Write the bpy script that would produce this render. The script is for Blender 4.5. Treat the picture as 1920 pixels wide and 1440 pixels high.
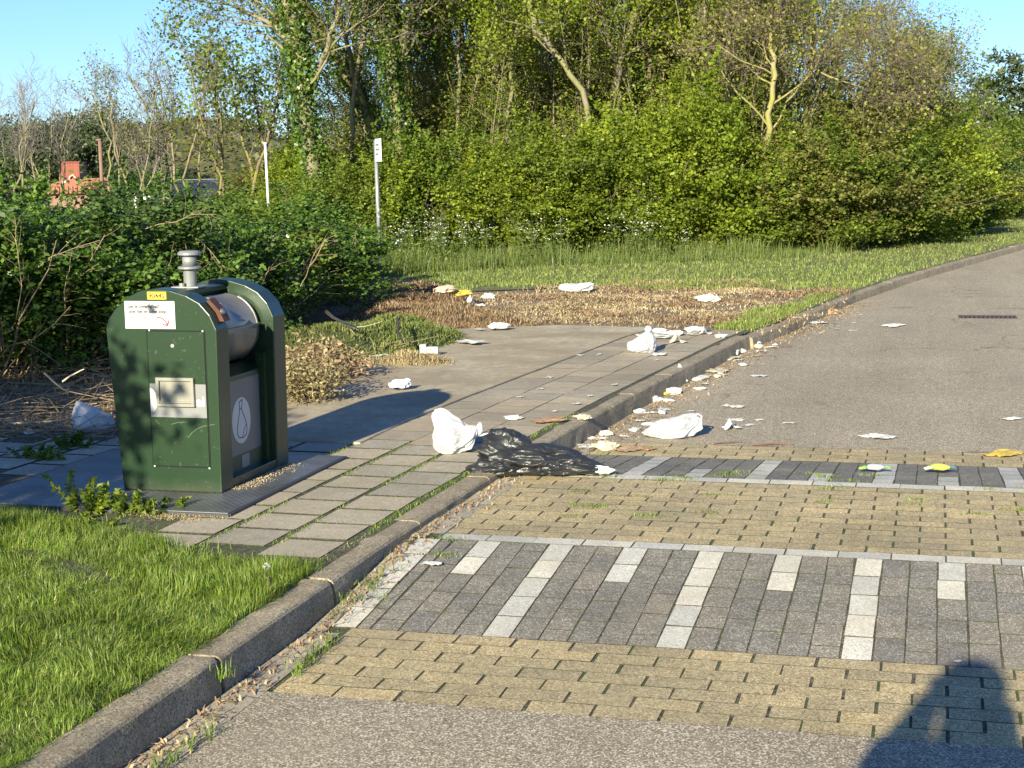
import bpy, bmesh, math, random
import numpy as np
from mathutils import Vector, Matrix, noise as mnoise, Euler

for _o in list(bpy.data.objects): bpy.data.objects.remove(_o)
scene = bpy.context.scene
COL = scene.collection
RNG = np.random.default_rng(7)
random.seed(7)
PI = math.pi

# ------------------------------------------------------------------ camera
HC, FPX, PITCH, ROLL, AZ = 1.646, 2920.6, math.radians(7.786), math.radians(-1.043), math.radians(15.333)
Fv = Vector((-math.sin(AZ), math.cos(AZ), 0)); Rv = Vector((math.cos(AZ), math.sin(AZ), 0)); Zv = Vector((0, 0, 1))
fwd = Fv*math.cos(PITCH) - Zv*math.sin(PITCH)
upv = Fv*math.sin(PITCH) + Zv*math.cos(PITCH)
rt = Rv*math.cos(ROLL) + upv*math.sin(ROLL)
up2 = -Rv*math.sin(ROLL) + upv*math.cos(ROLL)
cd = bpy.data.cameras.new('camera'); cam = bpy.data.objects.new('camera', cd); COL.objects.link(cam)
M = Matrix.Identity(4)
for i in range(3):
    M[i][0] = rt[i]; M[i][1] = up2[i]; M[i][2] = -fwd[i]
M[2][3] = HC
cam.matrix_world = M
cd.sensor_width = 36; cd.lens = FPX/1920*36; cd.clip_end = 2000; cd.clip_start = .05
scene.camera = cam

# ------------------------------------------------------------------ sky, sun, exposure
SUN_EL, SUN_AZ = math.radians(19.6), math.radians(3.8)      # light travels towards +Y, a little to +X
w = bpy.data.worlds.new('World'); scene.world = w; w.use_nodes = True
nt = w.node_tree; nt.nodes.clear()
sky = nt.nodes.new('ShaderNodeTexSky'); sky.sky_type = 'NISHITA'; sky.sun_disc = False
sky.sun_elevation = SUN_EL; sky.sun_rotation = PI + SUN_AZ; sky.air_density = 1.0; sky.dust_density = .2; sky.ozone_density = 4.0
bgn = nt.nodes.new('ShaderNodeBackground'); bgn.inputs['Strength'].default_value = .095
wo = nt.nodes.new('ShaderNodeOutputWorld')
skm = nt.nodes.new('ShaderNodeMix'); skm.data_type = 'RGBA'; skm.blend_type = 'MULTIPLY'; skm.inputs[0].default_value = 1.
skm.inputs[7].default_value = (.55, .685, .94, 1); nt.links.new(sky.outputs[0], skm.inputs[6])
nt.links.new(skm.outputs[2], bgn.inputs['Color']); nt.links.new(bgn.outputs[0], wo.inputs['Surface'])
sd = bpy.data.lights.new('sun', 'SUN'); sd.energy = 5.0; sd.angle = math.radians(.5); sd.color = (1.0, .93, .7)
sun = bpy.data.objects.new('sun', sd); COL.objects.link(sun)
ld = Vector((math.sin(SUN_AZ)*math.cos(SUN_EL), math.cos(SUN_AZ)*math.cos(SUN_EL), -math.sin(SUN_EL)))
sun.rotation_euler = (-ld).to_track_quat('Z', 'Y').to_euler()
scene.view_settings.view_transform = 'Standard'; scene.view_settings.look = 'None'
scene.view_settings.exposure = 1.2; scene.view_settings.gamma = 1.0
scene.view_settings.use_curve_mapping = False
scene.render.engine = 'CYCLES'
scene.cycles.max_bounces = 6; scene.cycles.transparent_max_bounces = 6
scene.cycles.diffuse_bounces = 3; scene.cycles.transmission_bounces = 4
scene.cycles.use_denoising = True

# ------------------------------------------------------------------ geometry helpers
def at(px, py, z=0.):
    """point of the plane z seen at pixel (px,py) of the 1920x1440 photograph"""
    a0 = (px-960)/FPX; b0 = (720-py)/FPX
    d = fwd + rt*a0 + up2*b0
    t = (z-HC)/d.z
    return Vector((d.x*t, d.y*t, z))
def at_y(px, py, Y):
    a0 = (px-960)/FPX; b0 = (720-py)/FPX
    d = fwd + rt*a0 + up2*b0
    t = Y/d.y
    return Vector((d.x*t, Y, HC+d.z*t))
def px_m(p):
    return FPX/max(.1, (Vector(p)-Vector((0, 0, HC))).dot(fwd))

def mesh_np(name, V, F, smooth=False):
    V = np.asarray(V, np.float32); F = np.asarray(F, np.int32)
    me = bpy.data.meshes.new(name)
    n, k = F.shape
    me.vertices.add(len(V)); me.vertices.foreach_set('co', V.ravel())
    me.loops.add(n*k); me.loops.foreach_set('vertex_index', F.ravel())
    me.polygons.add(n); me.polygons.foreach_set('loop_start', np.arange(0, n*k, k, dtype=np.int32))
    me.polygons.foreach_set('loop_total', np.full(n, k, np.int32))
    if smooth: me.polygons.foreach_set('use_smooth', np.ones(n, bool))
    me.update(calc_edges=True)
    return me

class MB:
    def __init__(s): s.v = []; s.f = []
    def add(s, vs, fs):
        b = len(s.v); s.v += [tuple(v) for v in vs]; s.f += [tuple(b+i for i in f) for f in fs]; return s
    def box(s, x0, x1, y0, y1, z0, z1, ch=0.):
        if ch <= 0:
            return s.add([(x0,y0,z0),(x1,y0,z0),(x1,y1,z0),(x0,y1,z0),(x0,y0,z1),(x1,y0,z1),(x1,y1,z1),(x0,y1,z1)],
                         [(0,3,2,1),(4,5,6,7),(0,1,5,4),(1,2,6,5),(2,3,7,6),(3,0,4,7)])
        c = ch
        vs = [(x0,y0,z0),(x1,y0,z0),(x1,y1,z0),(x0,y1,z0),(x0,y0,z1-c),(x1,y0,z1-c),(x1,y1,z1-c),(x0,y1,z1-c),
              (x0+c,y0+c,z1),(x1-c,y0+c,z1),(x1-c,y1-c,z1),(x0+c,y1-c,z1)]
        return s.add(vs, [(0,3,2,1),(0,1,5,4),(1,2,6,5),(2,3,7,6),(3,0,4,7),(4,5,9,8),(5,6,10,9),(6,7,11,10),(7,4,8,11),(8,9,10,11)])
    def prism_xz(s, pts, y0, y1):
        """polygon in x,z extruded along y"""
        n = len(pts)
        vs = [(x, y0, z) for x, z in pts]+[(x, y1, z) for x, z in pts]
        fs = [tuple(range(n-1, -1, -1)), tuple(range(n, 2*n))]+[(i, (i+1) % n, n+(i+1) % n, n+i) for i in range(n)]
        return s.add(vs, fs)
    def prism_xy(s, pts, z0, z1):
        n = len(pts)
        vs = [(x, y, z0) for x, y in pts]+[(x, y, z1) for x, y in pts]
        fs = [tuple(range(n-1, -1, -1)), tuple(range(n, 2*n))]+[(i, (i+1) % n, n+(i+1) % n, n+i) for i in range(n)]
        return s.add(vs, fs)
    def tube(s, pts, rad, n=8, cap=True):
        pts = [Vector(p) for p in pts]
        if not hasattr(rad, '__len__'): rad = [rad]*len(pts)
        rings = []; ref = None
        for i, p in enumerate(pts):
            t = (pts[min(i+1, len(pts)-1)]-pts[max(i-1, 0)]).normalized()
            if ref is None: ref = t.orthogonal().normalized()
            ref = (ref-t*ref.dot(t)).normalized(); b = t.cross(ref)
            rings.append([p+(ref*math.cos(2*PI*k/n)+b*math.sin(2*PI*k/n))*rad[i] for k in range(n)])
        vs = [v for r in rings for v in r]; fs = []
        for i in range(len(pts)-1):
            for k in range(n):
                fs.append((i*n+k, i*n+(k+1) % n, (i+1)*n+(k+1) % n, (i+1)*n+k))
        if cap: fs += [tuple(range(n-1, -1, -1)), tuple((len(pts)-1)*n+k for k in range(n))]
        return s.add(vs, fs)
    def lathe(s, prof, n=24, c=(0, 0, 0)):
        vs = []; fs = []
        for r, z in prof:
            vs += [(c[0]+r*math.cos(2*PI*k/n), c[1]+r*math.sin(2*PI*k/n), c[2]+z) for k in range(n)]
        for i in range(len(prof)-1):
            for k in range(n): fs.append((i*n+k, i*n+(k+1) % n, (i+1)*n+(k+1) % n, (i+1)*n+k))
        fs += [tuple(range(n-1, -1, -1)), tuple((len(prof)-1)*n+k for k in range(n))]
        return s.add(vs, fs)
    def mesh(s, name, smooth=False):
        me = bpy.data.meshes.new(name); me.from_pydata(s.v, [], s.f); me.update()
        if smooth: me.polygons.foreach_set('use_smooth', np.ones(len(me.polygons), bool))
        return me

def link(name, me, mat=None, parent=None, loc=None, rot=None, kind=None, label=None, cat=None, group=None, scale=None):
    o = bpy.data.objects.new(name, me); COL.objects.link(o)
    if mat is not None and me is not None and len(me.materials) == 0: me.materials.append(mat)
    if parent is not None: o.parent = parent
    if loc is not None: o.location = loc
    if rot is not None: o.rotation_euler = rot
    if scale is not None: o.scale = scale if hasattr(scale, '__len__') else (scale,)*3
    if kind: o['kind'] = kind
    if label: o['label'] = label
    if cat: o['category'] = cat
    if group: o['group'] = group
    return o
def thing(name, label, cat, loc=(0, 0, 0), rz=0., group=None, scale=1.):
    return link(name, None, loc=loc, rot=(0, 0, rz), label=label, cat=cat, group=group, scale=scale)
def bevel(o, w_, seg=2):
    m = o.modifiers.new('bevel', 'BEVEL'); m.width = w_; m.segments = seg; m.limit_method = 'ANGLE'; m.angle_limit = math.radians(40)
    return o
LAND = [(0, 'at the left edge of the view'), (95, 'behind the red brick chimney'), (190, 'at the tall brown post'), (290, 'above the container vent'), (400, 'over the parked car'), (504, 'at the slim white post'), (590, 'at the thick ivy-clad leaning tree'),
        (650, 'left of the notice panel'), (712, 'behind the notice panel'), (760, 'just right of the notice panel'), (820, 'over the left cow parsley patch'), (890, 'at the slender pale trunk'), (948, 'at the pale kinked trunk'),
        (1000, 'over the middle cow parsley patch'), (1050, 'behind the long leaning trunk'), (1118, 'at the foot of the long leaning trunk'), (1160, 'at the trunk curving right'), (1205, 'behind the tall maple bush'), (1250, 'at the dark ivy-hung trunk'),
        (1290, 'above the brightest green bush'), (1335, 'at the tree with hanging ivy'), (1390, 'just left of the forked lichen tree'), (1440, 'at the forked lichen tree'), (1490, 'just right of the forked lichen tree'), (1540, 'under the large twiggy crown'), (1600, 'between the two big twiggy crowns'), (1660, 'below the right twiggy crown'), (1720, 'at the outermost twiggy tree'), (1800, 'at the dark gap on the right')]
_used = {}
def where(kind, px):
    """a label that names the thing by its look and by the landmark it stands at"""
    base = kind+' '+min(LAND, key=lambda a: abs(a[0]-px))[1]; n = _used.get(base, 0); _used[base] = n+1
    if n == 0: return base
    return base+', '+['further right', 'further back', 'furthest back'][min(n-1, 2)]
def text_mesh(txt, size, name='lettering', align='LEFT', ext=.0006):
    cu = bpy.data.curves.new(name, 'FONT'); cu.body = txt; cu.size = size; cu.align_x = align; cu.extrude = ext; cu.resolution_u = 3; cu.offset = size*.022
    cu.space_line = 1.0
    tmp = bpy.data.objects.new('tmp', cu); COL.objects.link(tmp)
    bpy.context.view_layer.update()
    me = bpy.data.meshes.new_from_object(tmp.evaluated_get(bpy.context.evaluated_depsgraph_get()))
    bpy.data.objects.remove(tmp); me.materials.clear(); me.name = name
    return me

# ------------------------------------------------------------------ material helpers
class NT:
    def __init__(s, name):
        s.m = bpy.data.materials.new(name); s.m.use_nodes = True; s.t = s.m.node_tree; s.t.nodes.clear()
        s.out = s.n('ShaderNodeOutputMaterial')
    def n(s, typ, **kw):
        nd = s.t.nodes.new(typ)
        for k, v in kw.items(): setattr(nd, k, v)
        return nd
    def l(s, a, b): s.t.links.new(a, b)
    def pos(s):
        if not hasattr(s, '_p'): s._p = s.n('ShaderNodeNewGeometry')
        return s._p.outputs['Position']
    def obj(s):
        return s.n('ShaderNodeTexCoord').outputs['Object']
    def noise(s, scale, detail=3., rough=.55, vec=None, dist=0.):
        nd = s.n('ShaderNodeTexNoise'); nd.inputs['Scale'].default_value = scale; nd.inputs['Detail'].default_value = detail
        nd.inputs['Roughness'].default_value = rough; nd.inputs['Distortion'].default_value = dist
        s.l(vec or s.pos(), nd.inputs['Vector']); return nd.outputs['Fac']
    def vor(s, scale, out='Color', vec=None, feature='F1'):
        nd = s.n('ShaderNodeTexVoronoi', feature=feature); nd.inputs['Scale'].default_value = scale
        s.l(vec or s.pos(), nd.inputs['Vector']); return nd.outputs[out]
    def ramp(s, fac, stops, interp='LINEAR'):
        nd = s.n('ShaderNodeValToRGB'); cr = nd.color_ramp; cr.interpolation = interp
        while len(cr.elements) < len(stops): cr.elements.new(.5)
        for e, (p, c) in zip(cr.elements, stops):
            e.position = p; e.color = (c, c, c, 1) if not hasattr(c, '__len__') else (*c, 1)
        s.l(fac, nd.inputs['Fac']); return nd.outputs['Color']
    def mix(s, fac, a, b, typ='MIX'):
        nd = s.n('ShaderNodeMix', data_type='RGBA', blend_type=typ)
        for v, i in ((fac, 0), (a, 6), (b, 7)):
            if hasattr(v, 'is_output'): s.l(v, nd.inputs[i])
            elif i == 0: nd.inputs[0].default_value = v
            else: nd.inputs[i].default_value = (*v, 1) if hasattr(v, '__len__') else (v, v, v, 1)
        return nd.outputs[2]
    def math(s, op, a, b=0.):
        nd = s.n('ShaderNodeMath', operation=op)
        for v, i in ((a, 0), (b, 1)):
            if hasattr(v, 'is_output'): s.l(v, nd.inputs[i])
            else: nd.inputs[i].default_value = v
        return nd.outputs[0]
    def bump(s, h, strength=.4, dist=.01):
        nd = s.n('ShaderNodeBump'); nd.inputs['Strength'].default_value = strength; nd.inputs['Distance'].default_value = dist
        s.l(h, nd.inputs['Height']); return nd.outputs[0]
    def bsdf(s, col, rough=.8, metal=0., nrm=None, spec=.5, coat=0., trans=0., alpha=None):
        b = s.n('ShaderNodeBsdfPrincipled')
        for k, v in (('Base Color', col), ('Roughness', rough), ('Metallic', metal), ('Specular IOR Level', spec), ('Coat Weight', coat), ('Transmission Weight', trans)):
            if hasattr(v, 'is_output'): s.l(v, b.inputs[k])
            elif hasattr(v, '__len__'): b.inputs[k].default_value = (*v, 1)
            else: b.inputs[k].default_value = v
        if alpha is not None: b.inputs['Alpha'].default_value = alpha
        if nrm is not None: s.l(nrm, b.inputs['Normal'])
        s.l(b.outputs[0], s.out.inputs['Surface']); return b

def simple(name, col, rough=.7, metal=0., var=.15, vs=6., spec=.5, bump=0., bs=60., coat=0.):
    t = NT(name); f = t.noise(vs, 4)
    c = t.mix(f, tuple(x*(1-var) for x in col), tuple(min(1, x*(1+var)) for x in col))
    t.bsdf(c, rough, metal, t.bump(t.noise(bs, 3), bump, .004) if bump else None, spec, coat)
    return t.m

def aggregate(name, base, chip_light, chip_dark, scale=140., amt=.35, var=.2, extra=None, rough=.9, bump=.5, vs=1.3):
    """stone chips in a binder; big soft variation"""
    t = NT(name)
    r = t.vor(scale, 'Color')
    sep = t.n('ShaderNodeSeparateColor'); t.l(r, sep.inputs[0])
    f1 = t.ramp(sep.outputs[0], [(0, 0), (1-amt, 0), (1-amt+.02, .6), (1, 1)])
    f2 = t.ramp(sep.outputs[1], [(0, 0), (1-amt, 0), (1-amt*.5, 1), (1, 1)])
    c = t.mix(f1, base, chip_light); c = t.mix(f2, c, chip_dark)
    big = t.noise(vs, 6, .65)
    c = t.mix(1., c, t.ramp(big, [(.25, 1-var), (.75, 1+var)]), 'MULTIPLY')
    mid = t.noise(14, 4, .6)
    c = t.mix(1., c, t.ramp(mid, [(.3, 1-var*.6), (.7, 1+var*.6)]), 'MULTIPLY')
    if extra: c = extra(t, c)
    if name.startswith(('brick', 'tile')):
        oi = t.n('ShaderNodeObjectInfo'); c = t.mix(1., c, t.ramp(oi.outputs['Random'], [(0, (.86, .87, .9)), (.5, (1., 1., 1.)), (1, (1.13, 1.1, 1.05))]), 'MULTIPLY')
    h = t.mix(.5, sep.outputs[2], t.noise(scale*1.5, 2))
    t.bsdf(c, rough, 0, t.bump(h, bump, .003), .35)
    return t.m

def leafmat(name, c1, c2, c3=None, trans=.35, rough=.5, spec=.35):
    """leaves: colour differs per leaf and per plant"""
    t = NT(name)
    isl = t._p.outputs['Random Per Island'] if hasattr(t, '_p') else (t.pos(), t._p.outputs['Random Per Island'])[1]
    stops = [(0, c1), (1, c2)] if c3 is None else [(0, c1), (.55, c2), (1, c3)]
    c = t.ramp(isl, stops)
    big = t.noise(.9, 3)
    c = t.mix(1., c, t.ramp(big, [(.3, .72), (.7, 1.28)]), 'MULTIPLY')
    oi = t.n('ShaderNodeObjectInfo')
    c = t.mix(1., c, t.ramp(oi.outputs['Random'], [(0, (.82, .86, .8)), (1, (1.16, 1.1, 1.1))]), 'MULTIPLY')
    b = t.n('ShaderNodeBsdfPrincipled'); t.l(c, b.inputs['Base Color']); b.inputs['Roughness'].default_value = rough
    b.inputs['Specular IOR Level'].default_value = spec
    tr = t.n('ShaderNodeBsdfTranslucent'); c2_ = t.mix(1., c, (1.25, 1.2, .5), 'MULTIPLY'); t.l(c2_, tr.inputs[0])
    mx = t.n('ShaderNodeMixShader'); mx.inputs[0].default_value = trans
    t.l(b.outputs[0], mx.inputs[1]); t.l(tr.outputs[0], mx.inputs[2]); t.l(mx.outputs[0], t.out.inputs['Surface'])
    return t.m
# ------------------------------------------------------------------ kerb line and levels
KX = [(-12, -2.2), (6.0, -2.2), (7.3, -2.16), (8.7, -2.10), (10.2, -2.0), (11.8, -1.86), (14.0, -1.67), (15.7, -1.42), (19.2, -.97),
      (22.3, -.41), (25.8, .35), (31.2, 1.59), (40, 4.1), (55, 9.2), (75, 17.5), (110, 36)]
_ky = [a for a, b in KX]; _kx = [b for a, b in KX]
def kx(y): return float(np.interp(y, _ky, _kx))
def road_z(y):
    if y < 5.17: return 0.
    if y < 6.21: return .09*(y-5.17)/1.04
    if y < 7.73: return .09
    if y < 8.74: return .09*(8.74-y)/1.01
    return 0.
ZP = .12        # pavement level
YT0, YT1 = 4.45, 9.17     # speed table

def moss_extra(scale=1.1, lo=.52, hi=.68, col=(.05, .075, .02), fine=9.):
    def f(t, c):
        m = t.math('MULTIPLY', t.ramp(t.noise(scale, 5, .7), [(lo, 0), (hi, 1)]), t.ramp(t.noise(fine, 4, .7), [(.42, 0), (.6, 1)]))
        return t.mix(m, c, col)
    return f
def dirt_extra(scale=.8, lo=.45, hi=.7, col=(.14, .105, .07), amt=.7):
    def f(t, c):
        m = t.math('MULTIPLY', t.ramp(t.noise(scale, 6, .65), [(lo, 0), (hi, 1)]), amt)
        return t.mix(m, c, col)
    return f

MAT = {}
def road_wear(t, c):
    mp = t.n('ShaderNodeMapping'); mp.inputs['Scale'].default_value = (1.1, .12, 1); t.l(t.pos(), mp.inputs['Vector'])
    c = t.mix(1., c, t.ramp(t.noise(1.2, 4, .6, mp.outputs[0]), [(.3, .86), (.7, 1.12)]), 'MULTIPLY')
    c = t.mix(t.math('MULTIPLY', t.ramp(t.noise(.9, 6, .7), [(.55, 0), (.75, 1)]), .5), c, (.33, .28, .2))
    wv = t.n('ShaderNodeVectorMath', operation='ADD'); nz = t.n('ShaderNodeTexNoise'); nz.inputs['Scale'].default_value = 2.2; nz.inputs['Detail'].default_value = 5; t.l(t.pos(), nz.inputs['Vector'])
    t.l(t.pos(), wv.inputs[0]); t.l(nz.outputs['Color'], wv.inputs[1])
    ed = t.vor(.33, 'Distance', wv.outputs[0], 'DISTANCE_TO_EDGE')
    cm = t.math('MULTIPLY', t.ramp(ed, [(0, 1), (.006, 0)]), t.ramp(t.noise(.45, 3), [(.48, 0), (.56, .75)]))
    c = t.mix(cm, c, (.07, .058, .045))
    sp = t.math('MULTIPLY', t.ramp(t.noise(1.7, 2, .4), [(.7, 0), (.73, 1)]), .35)
    return t.mix(sp, c, (.1, .085, .07))
MAT['asphalt'] = aggregate('asphalt', (0.293, 0.238, 0.161), (0.683, 0.586, 0.439), (0.159, 0.127, 0.085), 200., .34, .12, road_wear, bump=.6, vs=.7)
MAT['brick_yellow'] = aggregate('brick_yellow', (0.414, 0.319, 0.166), (0.627, 0.515, 0.302), (0.235, 0.179, 0.095), 200., .36, .22, dirt_extra(1.2, .45, .75, (0.269, 0.230, 0.146), .6))
MAT['brick_dark'] = aggregate('brick_dark', (0.179, 0.160, 0.129), (0.403, 0.370, 0.314), (0.112, 0.099, 0.078), 230., .26, .22, dirt_extra(1.5, .5, .8, (0.280, 0.235, 0.168), .55))
MAT['brick_white'] = aggregate('brick_white', (0.541, 0.510, 0.437), (0.666, 0.634, 0.562), (0.395, 0.364, 0.291), 180., .3, .12, dirt_extra(2.2, .42, .7, (0.374, 0.333, 0.250), .6))
MAT['tile'] = aggregate('tile', (0.391, 0.339, 0.247), (0.540, 0.483, 0.380), (0.253, 0.213, 0.149), 230., .3, .2, dirt_extra(1.1, .4, .7, (0.287, 0.236, 0.161), .6), bump=.4)
MAT['tile_worn'] = aggregate('tile_worn', (0.375, 0.319, 0.231), (0.500, 0.438, 0.338), (0.250, 0.206, 0.144), 230., .25, .24, dirt_extra(.7, .35, .7, (0.300, 0.231, 0.150), .8), bump=.4)
MAT['kerb'] = aggregate('kerb', (0.314, 0.253, 0.165), (0.462, 0.396, 0.286), (0.165, 0.130, 0.083), 200., .38, .25, dirt_extra(4., .45, .7, (0.176, 0.143, 0.094), .6), bump=.7)
MAT['slab'] = aggregate('slab', (0.400, 0.338, 0.231), (0.525, 0.450, 0.325), (0.275, 0.225, 0.150), 200., .25, .32, dirt_extra(1.6, .42, .6, (0.288, 0.219, 0.138), .8), bump=.25)
MAT['soil'] = aggregate('soil', (0.219, 0.156, 0.100), (0.375, 0.294, 0.200), (0.100, 0.073, 0.048), 60., .4, .3, moss_extra(1.3, .56, .66, (0.088, 0.112, 0.037), 14.), bump=1.)
MAT['joint'] = aggregate('joint', (.085, .072, .045), (.16, .14, .1), (.03, .026, .017), 120., .4, .3, moss_extra(1.6, .42, .56, (.07, .1, .025), 16.), bump=.3)
MAT['verge'] = aggregate('verge', (0.120, 0.138, 0.048), (0.240, 0.228, 0.108), (0.042, 0.060, 0.018), 40., .4, .3, dirt_extra(.35, .45, .65, (0.168, 0.144, 0.072), .7), bump=1.)
MAT['ground'] = aggregate('ground', (.09, .1, .04), (.15, .16, .07), (.04, .05, .02), 4., .4, .3, None, bump=.4, vs=.1)

MAT['joint_dark'] = aggregate('joint_dark', (.05, .042, .028), (.08, .07, .05), (.02, .018, .012), 120., .3, .3, moss_extra(1.6, .42, .56, (.045, .06, .018), 16.), bump=.2)

# ground sheet to the horizon
mb = MB(); R = 900
mb.add([(-R, -60, -.06), (R, -60, -.06), (R, R, -.06), (-R, R, -.06)], [(0, 1, 2, 3)])
link('ground', mb.mesh('ground'), MAT['ground'], kind='structure')

def strip(name, ys, xl, xr, z, mat, skirt=0.):
    """sheet between two curves of x over y"""
    V = []; F = []
    nx = 2
    for y in ys:
        a, b = xl(y), xr(y); zz = z(y) if callable(z) else z
        V += [(a, y, zz), (b, y, zz)]
    for i in range(len(ys)-1): F.append((2*i, 2*i+1, 2*i+3, 2*i+2))
    mb = MB(); mb.add(V, F)
    return link(name, mb.mesh(name), mat, kind='structure')
RW = 5.9
strip('road', list(np.linspace(-12, YT0, 12)), lambda y: kx(y)+.12, lambda y: kx(y)+RW, 0., MAT['asphalt'])
strip('road', list(np.linspace(YT1, 100, 90)), lambda y: kx(y)+.012, lambda y: kx(y)+RW, 0., MAT['asphalt'])
strip('grass_verge', list(np.linspace(-12, 110, 60)), lambda y: kx(y)+RW+.14, lambda y: kx(y)+RW+40, .1, MAT['verge'])
# left of the kerb: soil under everything, then turf
strip('soil', list(np.linspace(-12, 110, 100)), lambda y: -60 - max(0, y-40)*.2, lambda y: kx(y)-.1, .085, MAT['soil'])

# ------------------------------------------------------------------ kerbs
kerb = link('kerb', None, kind='structure')
def kerb_stone(y0, y1, side, jit, ztop=ZP, off=0.):
    prof = [(-.12, -.04), (-.12, ztop), (-.022, ztop+.002), (-.01, ztop-.003), (-.002, ztop-.012), (.004, ztop-.05), (.014, -.04)]
    mb = MB(); n = len(prof); vs = []
    N = 9
    rj = random.Random(int(y0*1000)+int(side))
    for k in range(N):
        y = y0+(y1-y0)*k/(N-1)
        base = kx(y)+off if side > 0 else kx(y)+RW+off
        for i, (dx, z) in enumerate(prof):
            q = .004*mnoise.noise(Vector((dx*20, y*6, z*20+side)))
            ch = .0 if k in (0, N-1) and 1 <= i <= 4 else 0
            vs.append((base+side*(dx+q) + (-ch*side if i >= 3 else 0), y, z+(q-ch if z > 0 else 0)+jit))
    fs = []
    for k in range(N-1):
        for i in range(n):
            f = (k*n+i, k*n+(i+1) % n, (k+1)*n+(i+1) % n, (k+1)*n+i)
            fs.append(f if side < 0 else f[::-1])
    fs += [tuple(range(n)), tuple((N-1)*n+i for i in reversed(range(n)))]
    mb.add(vs, fs)
    me = mb.mesh('kerb_stone'); bmx = bmesh.new(); bmx.from_mesh(me); bmesh.ops.recalc_face_normals(bmx, faces=bmx.faces); bmx.to_mesh(me); bmx.free()
    me.update()
    return link('kerb_stone', me, MAT['kerb'], kerb)
y = -5.6
while y < 58:
    gap = .002 if abs(y-4.4) > .3 else .05
    L = 1.0
    if abs(y-13.4) < .3: L = .8
    kerb_stone(y+gap*.5, y+L-gap*.5, 1, random.uniform(-.005, .004), ZP if y < 14 else .1, 0 if y < 14.1 else .03)
    y += L
for k in range(20): kerb_stone(-4+k*2+.01, -2+k*2-.01, -1, 0.)

# ------------------------------------------------------------------ bricks and tiles
def brick_mesh(L, W, Hh, seed, name='brick', ch=.001):
    r = random.Random(seed); a, b = L/2, W/2
    j = lambda q=.0007: r.uniform(-q, q)
    base = [(-a, -b), (a, -b), (a, b), (-a, b)]
    top = [(x+j(), y+j()) for x, y in base]
    vs = [(x, y, -Hh) for x, y in base]+[(x, y, -ch-.001) for x, y in top]+[(x*(1-ch/a), y*(1-ch/b), j(.001)) for x, y in top]
    fs = [(0, 1, 5, 4), (1, 2, 6, 5), (2, 3, 7, 6), (3, 0, 4, 7), (4, 5, 9, 8), (5, 6, 10, 9), (6, 7, 11, 10), (7, 4, 8, 11), (8, 9, 10, 11)]
    me = bpy.data.meshes.new(name); me.from_pydata(vs, [], fs); me.update()
    return me
_cache = {}
def piece(name, L, W, mat, x, y, z, rz=0., rx=0., parent=None, jit=1., seed=None):
    k = seed if seed is not None else random.randrange(5)
    key = (name, round(L, 3), round(W, 3), mat, k)
    if key not in _cache:
        _cache[key] = brick_mesh(L, W, .035, hash((round(L, 3), round(W, 3), k)) % 9999, name); _cache[key].materials.append(MAT[mat]); _cache[key].materials.append(MAT['joint_dark']); _cache[key].polygons.foreach_set('material_index', [1]*8+[0])
    o = bpy.data.objects.new(name, _cache[key]); COL.objects.link(o)
    if parent: o.parent = parent
    o.location = (x+random.gauss(0, .0012)*jit, y+random.gauss(0, .0012)*jit, z+random.gauss(0, .0002)*jit)
    o.rotation_euler = (rx+random.gauss(0, .001)*jit, random.gauss(0, .001)*jit, rz+random.gauss(0, .006)*jit)
    return o
class Mass:
    """pieces past the ones that can be told apart: one joined mesh"""
    def __init__(s): s.V = []; s.F = []
    def add(s, L, W, x, y, z, rx=0.):
        b = len(s.V); a, c = L/2, W/2; j = random.gauss(0, .0003)
        for zz, g in ((-.03, 0), (0, .003)):
            for sx, sy in ((-1, -1), (1, -1), (1, 1), (-1, 1)):
                yy = sy*(c-g); s.V.append((x+sx*(a-g), y+yy*math.cos(rx), z+j+zz+yy*math.sin(rx)))
        s.F += [(b, b+1, b+5, b+4), (b+1, b+2, b+6, b+5), (b+2, b+3, b+7, b+6), (b+3, b, b+4, b+7), (b+4, b+5, b+6, b+7)]
    def build(s, name, mat, parent=None):
        if s.V: return link(name, mesh_np(name, s.V, s.F), MAT[mat], parent, kind='stuff')

XL, XV, XR = -2.045, 1.15, 3.6       # bricks from the gutter to the frame edge singly; beyond the frame joined
J = .003
def band(sname, y0, rows, pitch, z, mat, off0=0.):
    g = link(sname, None, kind='structure'); ms = Mass()
    for r in range(rows):
        yc = y0+pitch*(r+.5); x = XL+(0 if (r+off0) % 2 == 0 else -.105)
        while x < XR:
            L = .21; xa = max(x, XL); xb = x+L; Lq = xb-xa
            if Lq > .05:
                if xa < XV: piece('brick', round(Lq-.008, 3), pitch-J, mat, (xa+xb)/2, yc, z, parent=g)
                else: ms.add(Lq-J, pitch-J, (xa+xb)/2, yc, z)
            x += L
    ms.build('bricks', mat, g)
    return g
# dark joint bed following the table
ys = [YT0, 5.17, 6.21, 7.73, 8.74, YT1]; mb = MB(); vs = []
for yq in ys: vs += [(-2.19, yq, road_z(yq)-.003), (3.58, yq, road_z(yq)-.003)]
mb.add(vs, [(2*i, 2*i+1, 2*i+3, 2*i+2) for i in range(5)])
link('speed_table_bed', mb.mesh('bed'), MAT['joint'], kind='structure')
band('near_brick_band', 4.45, 7, .1029, 0., 'brick_yellow')
band('speed_table_top', 6.315, 13, .1008, .09, 'brick_yellow', 1)
band('far_brick_band', 8.745, 4, .106, 0., 'brick_yellow')

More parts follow.
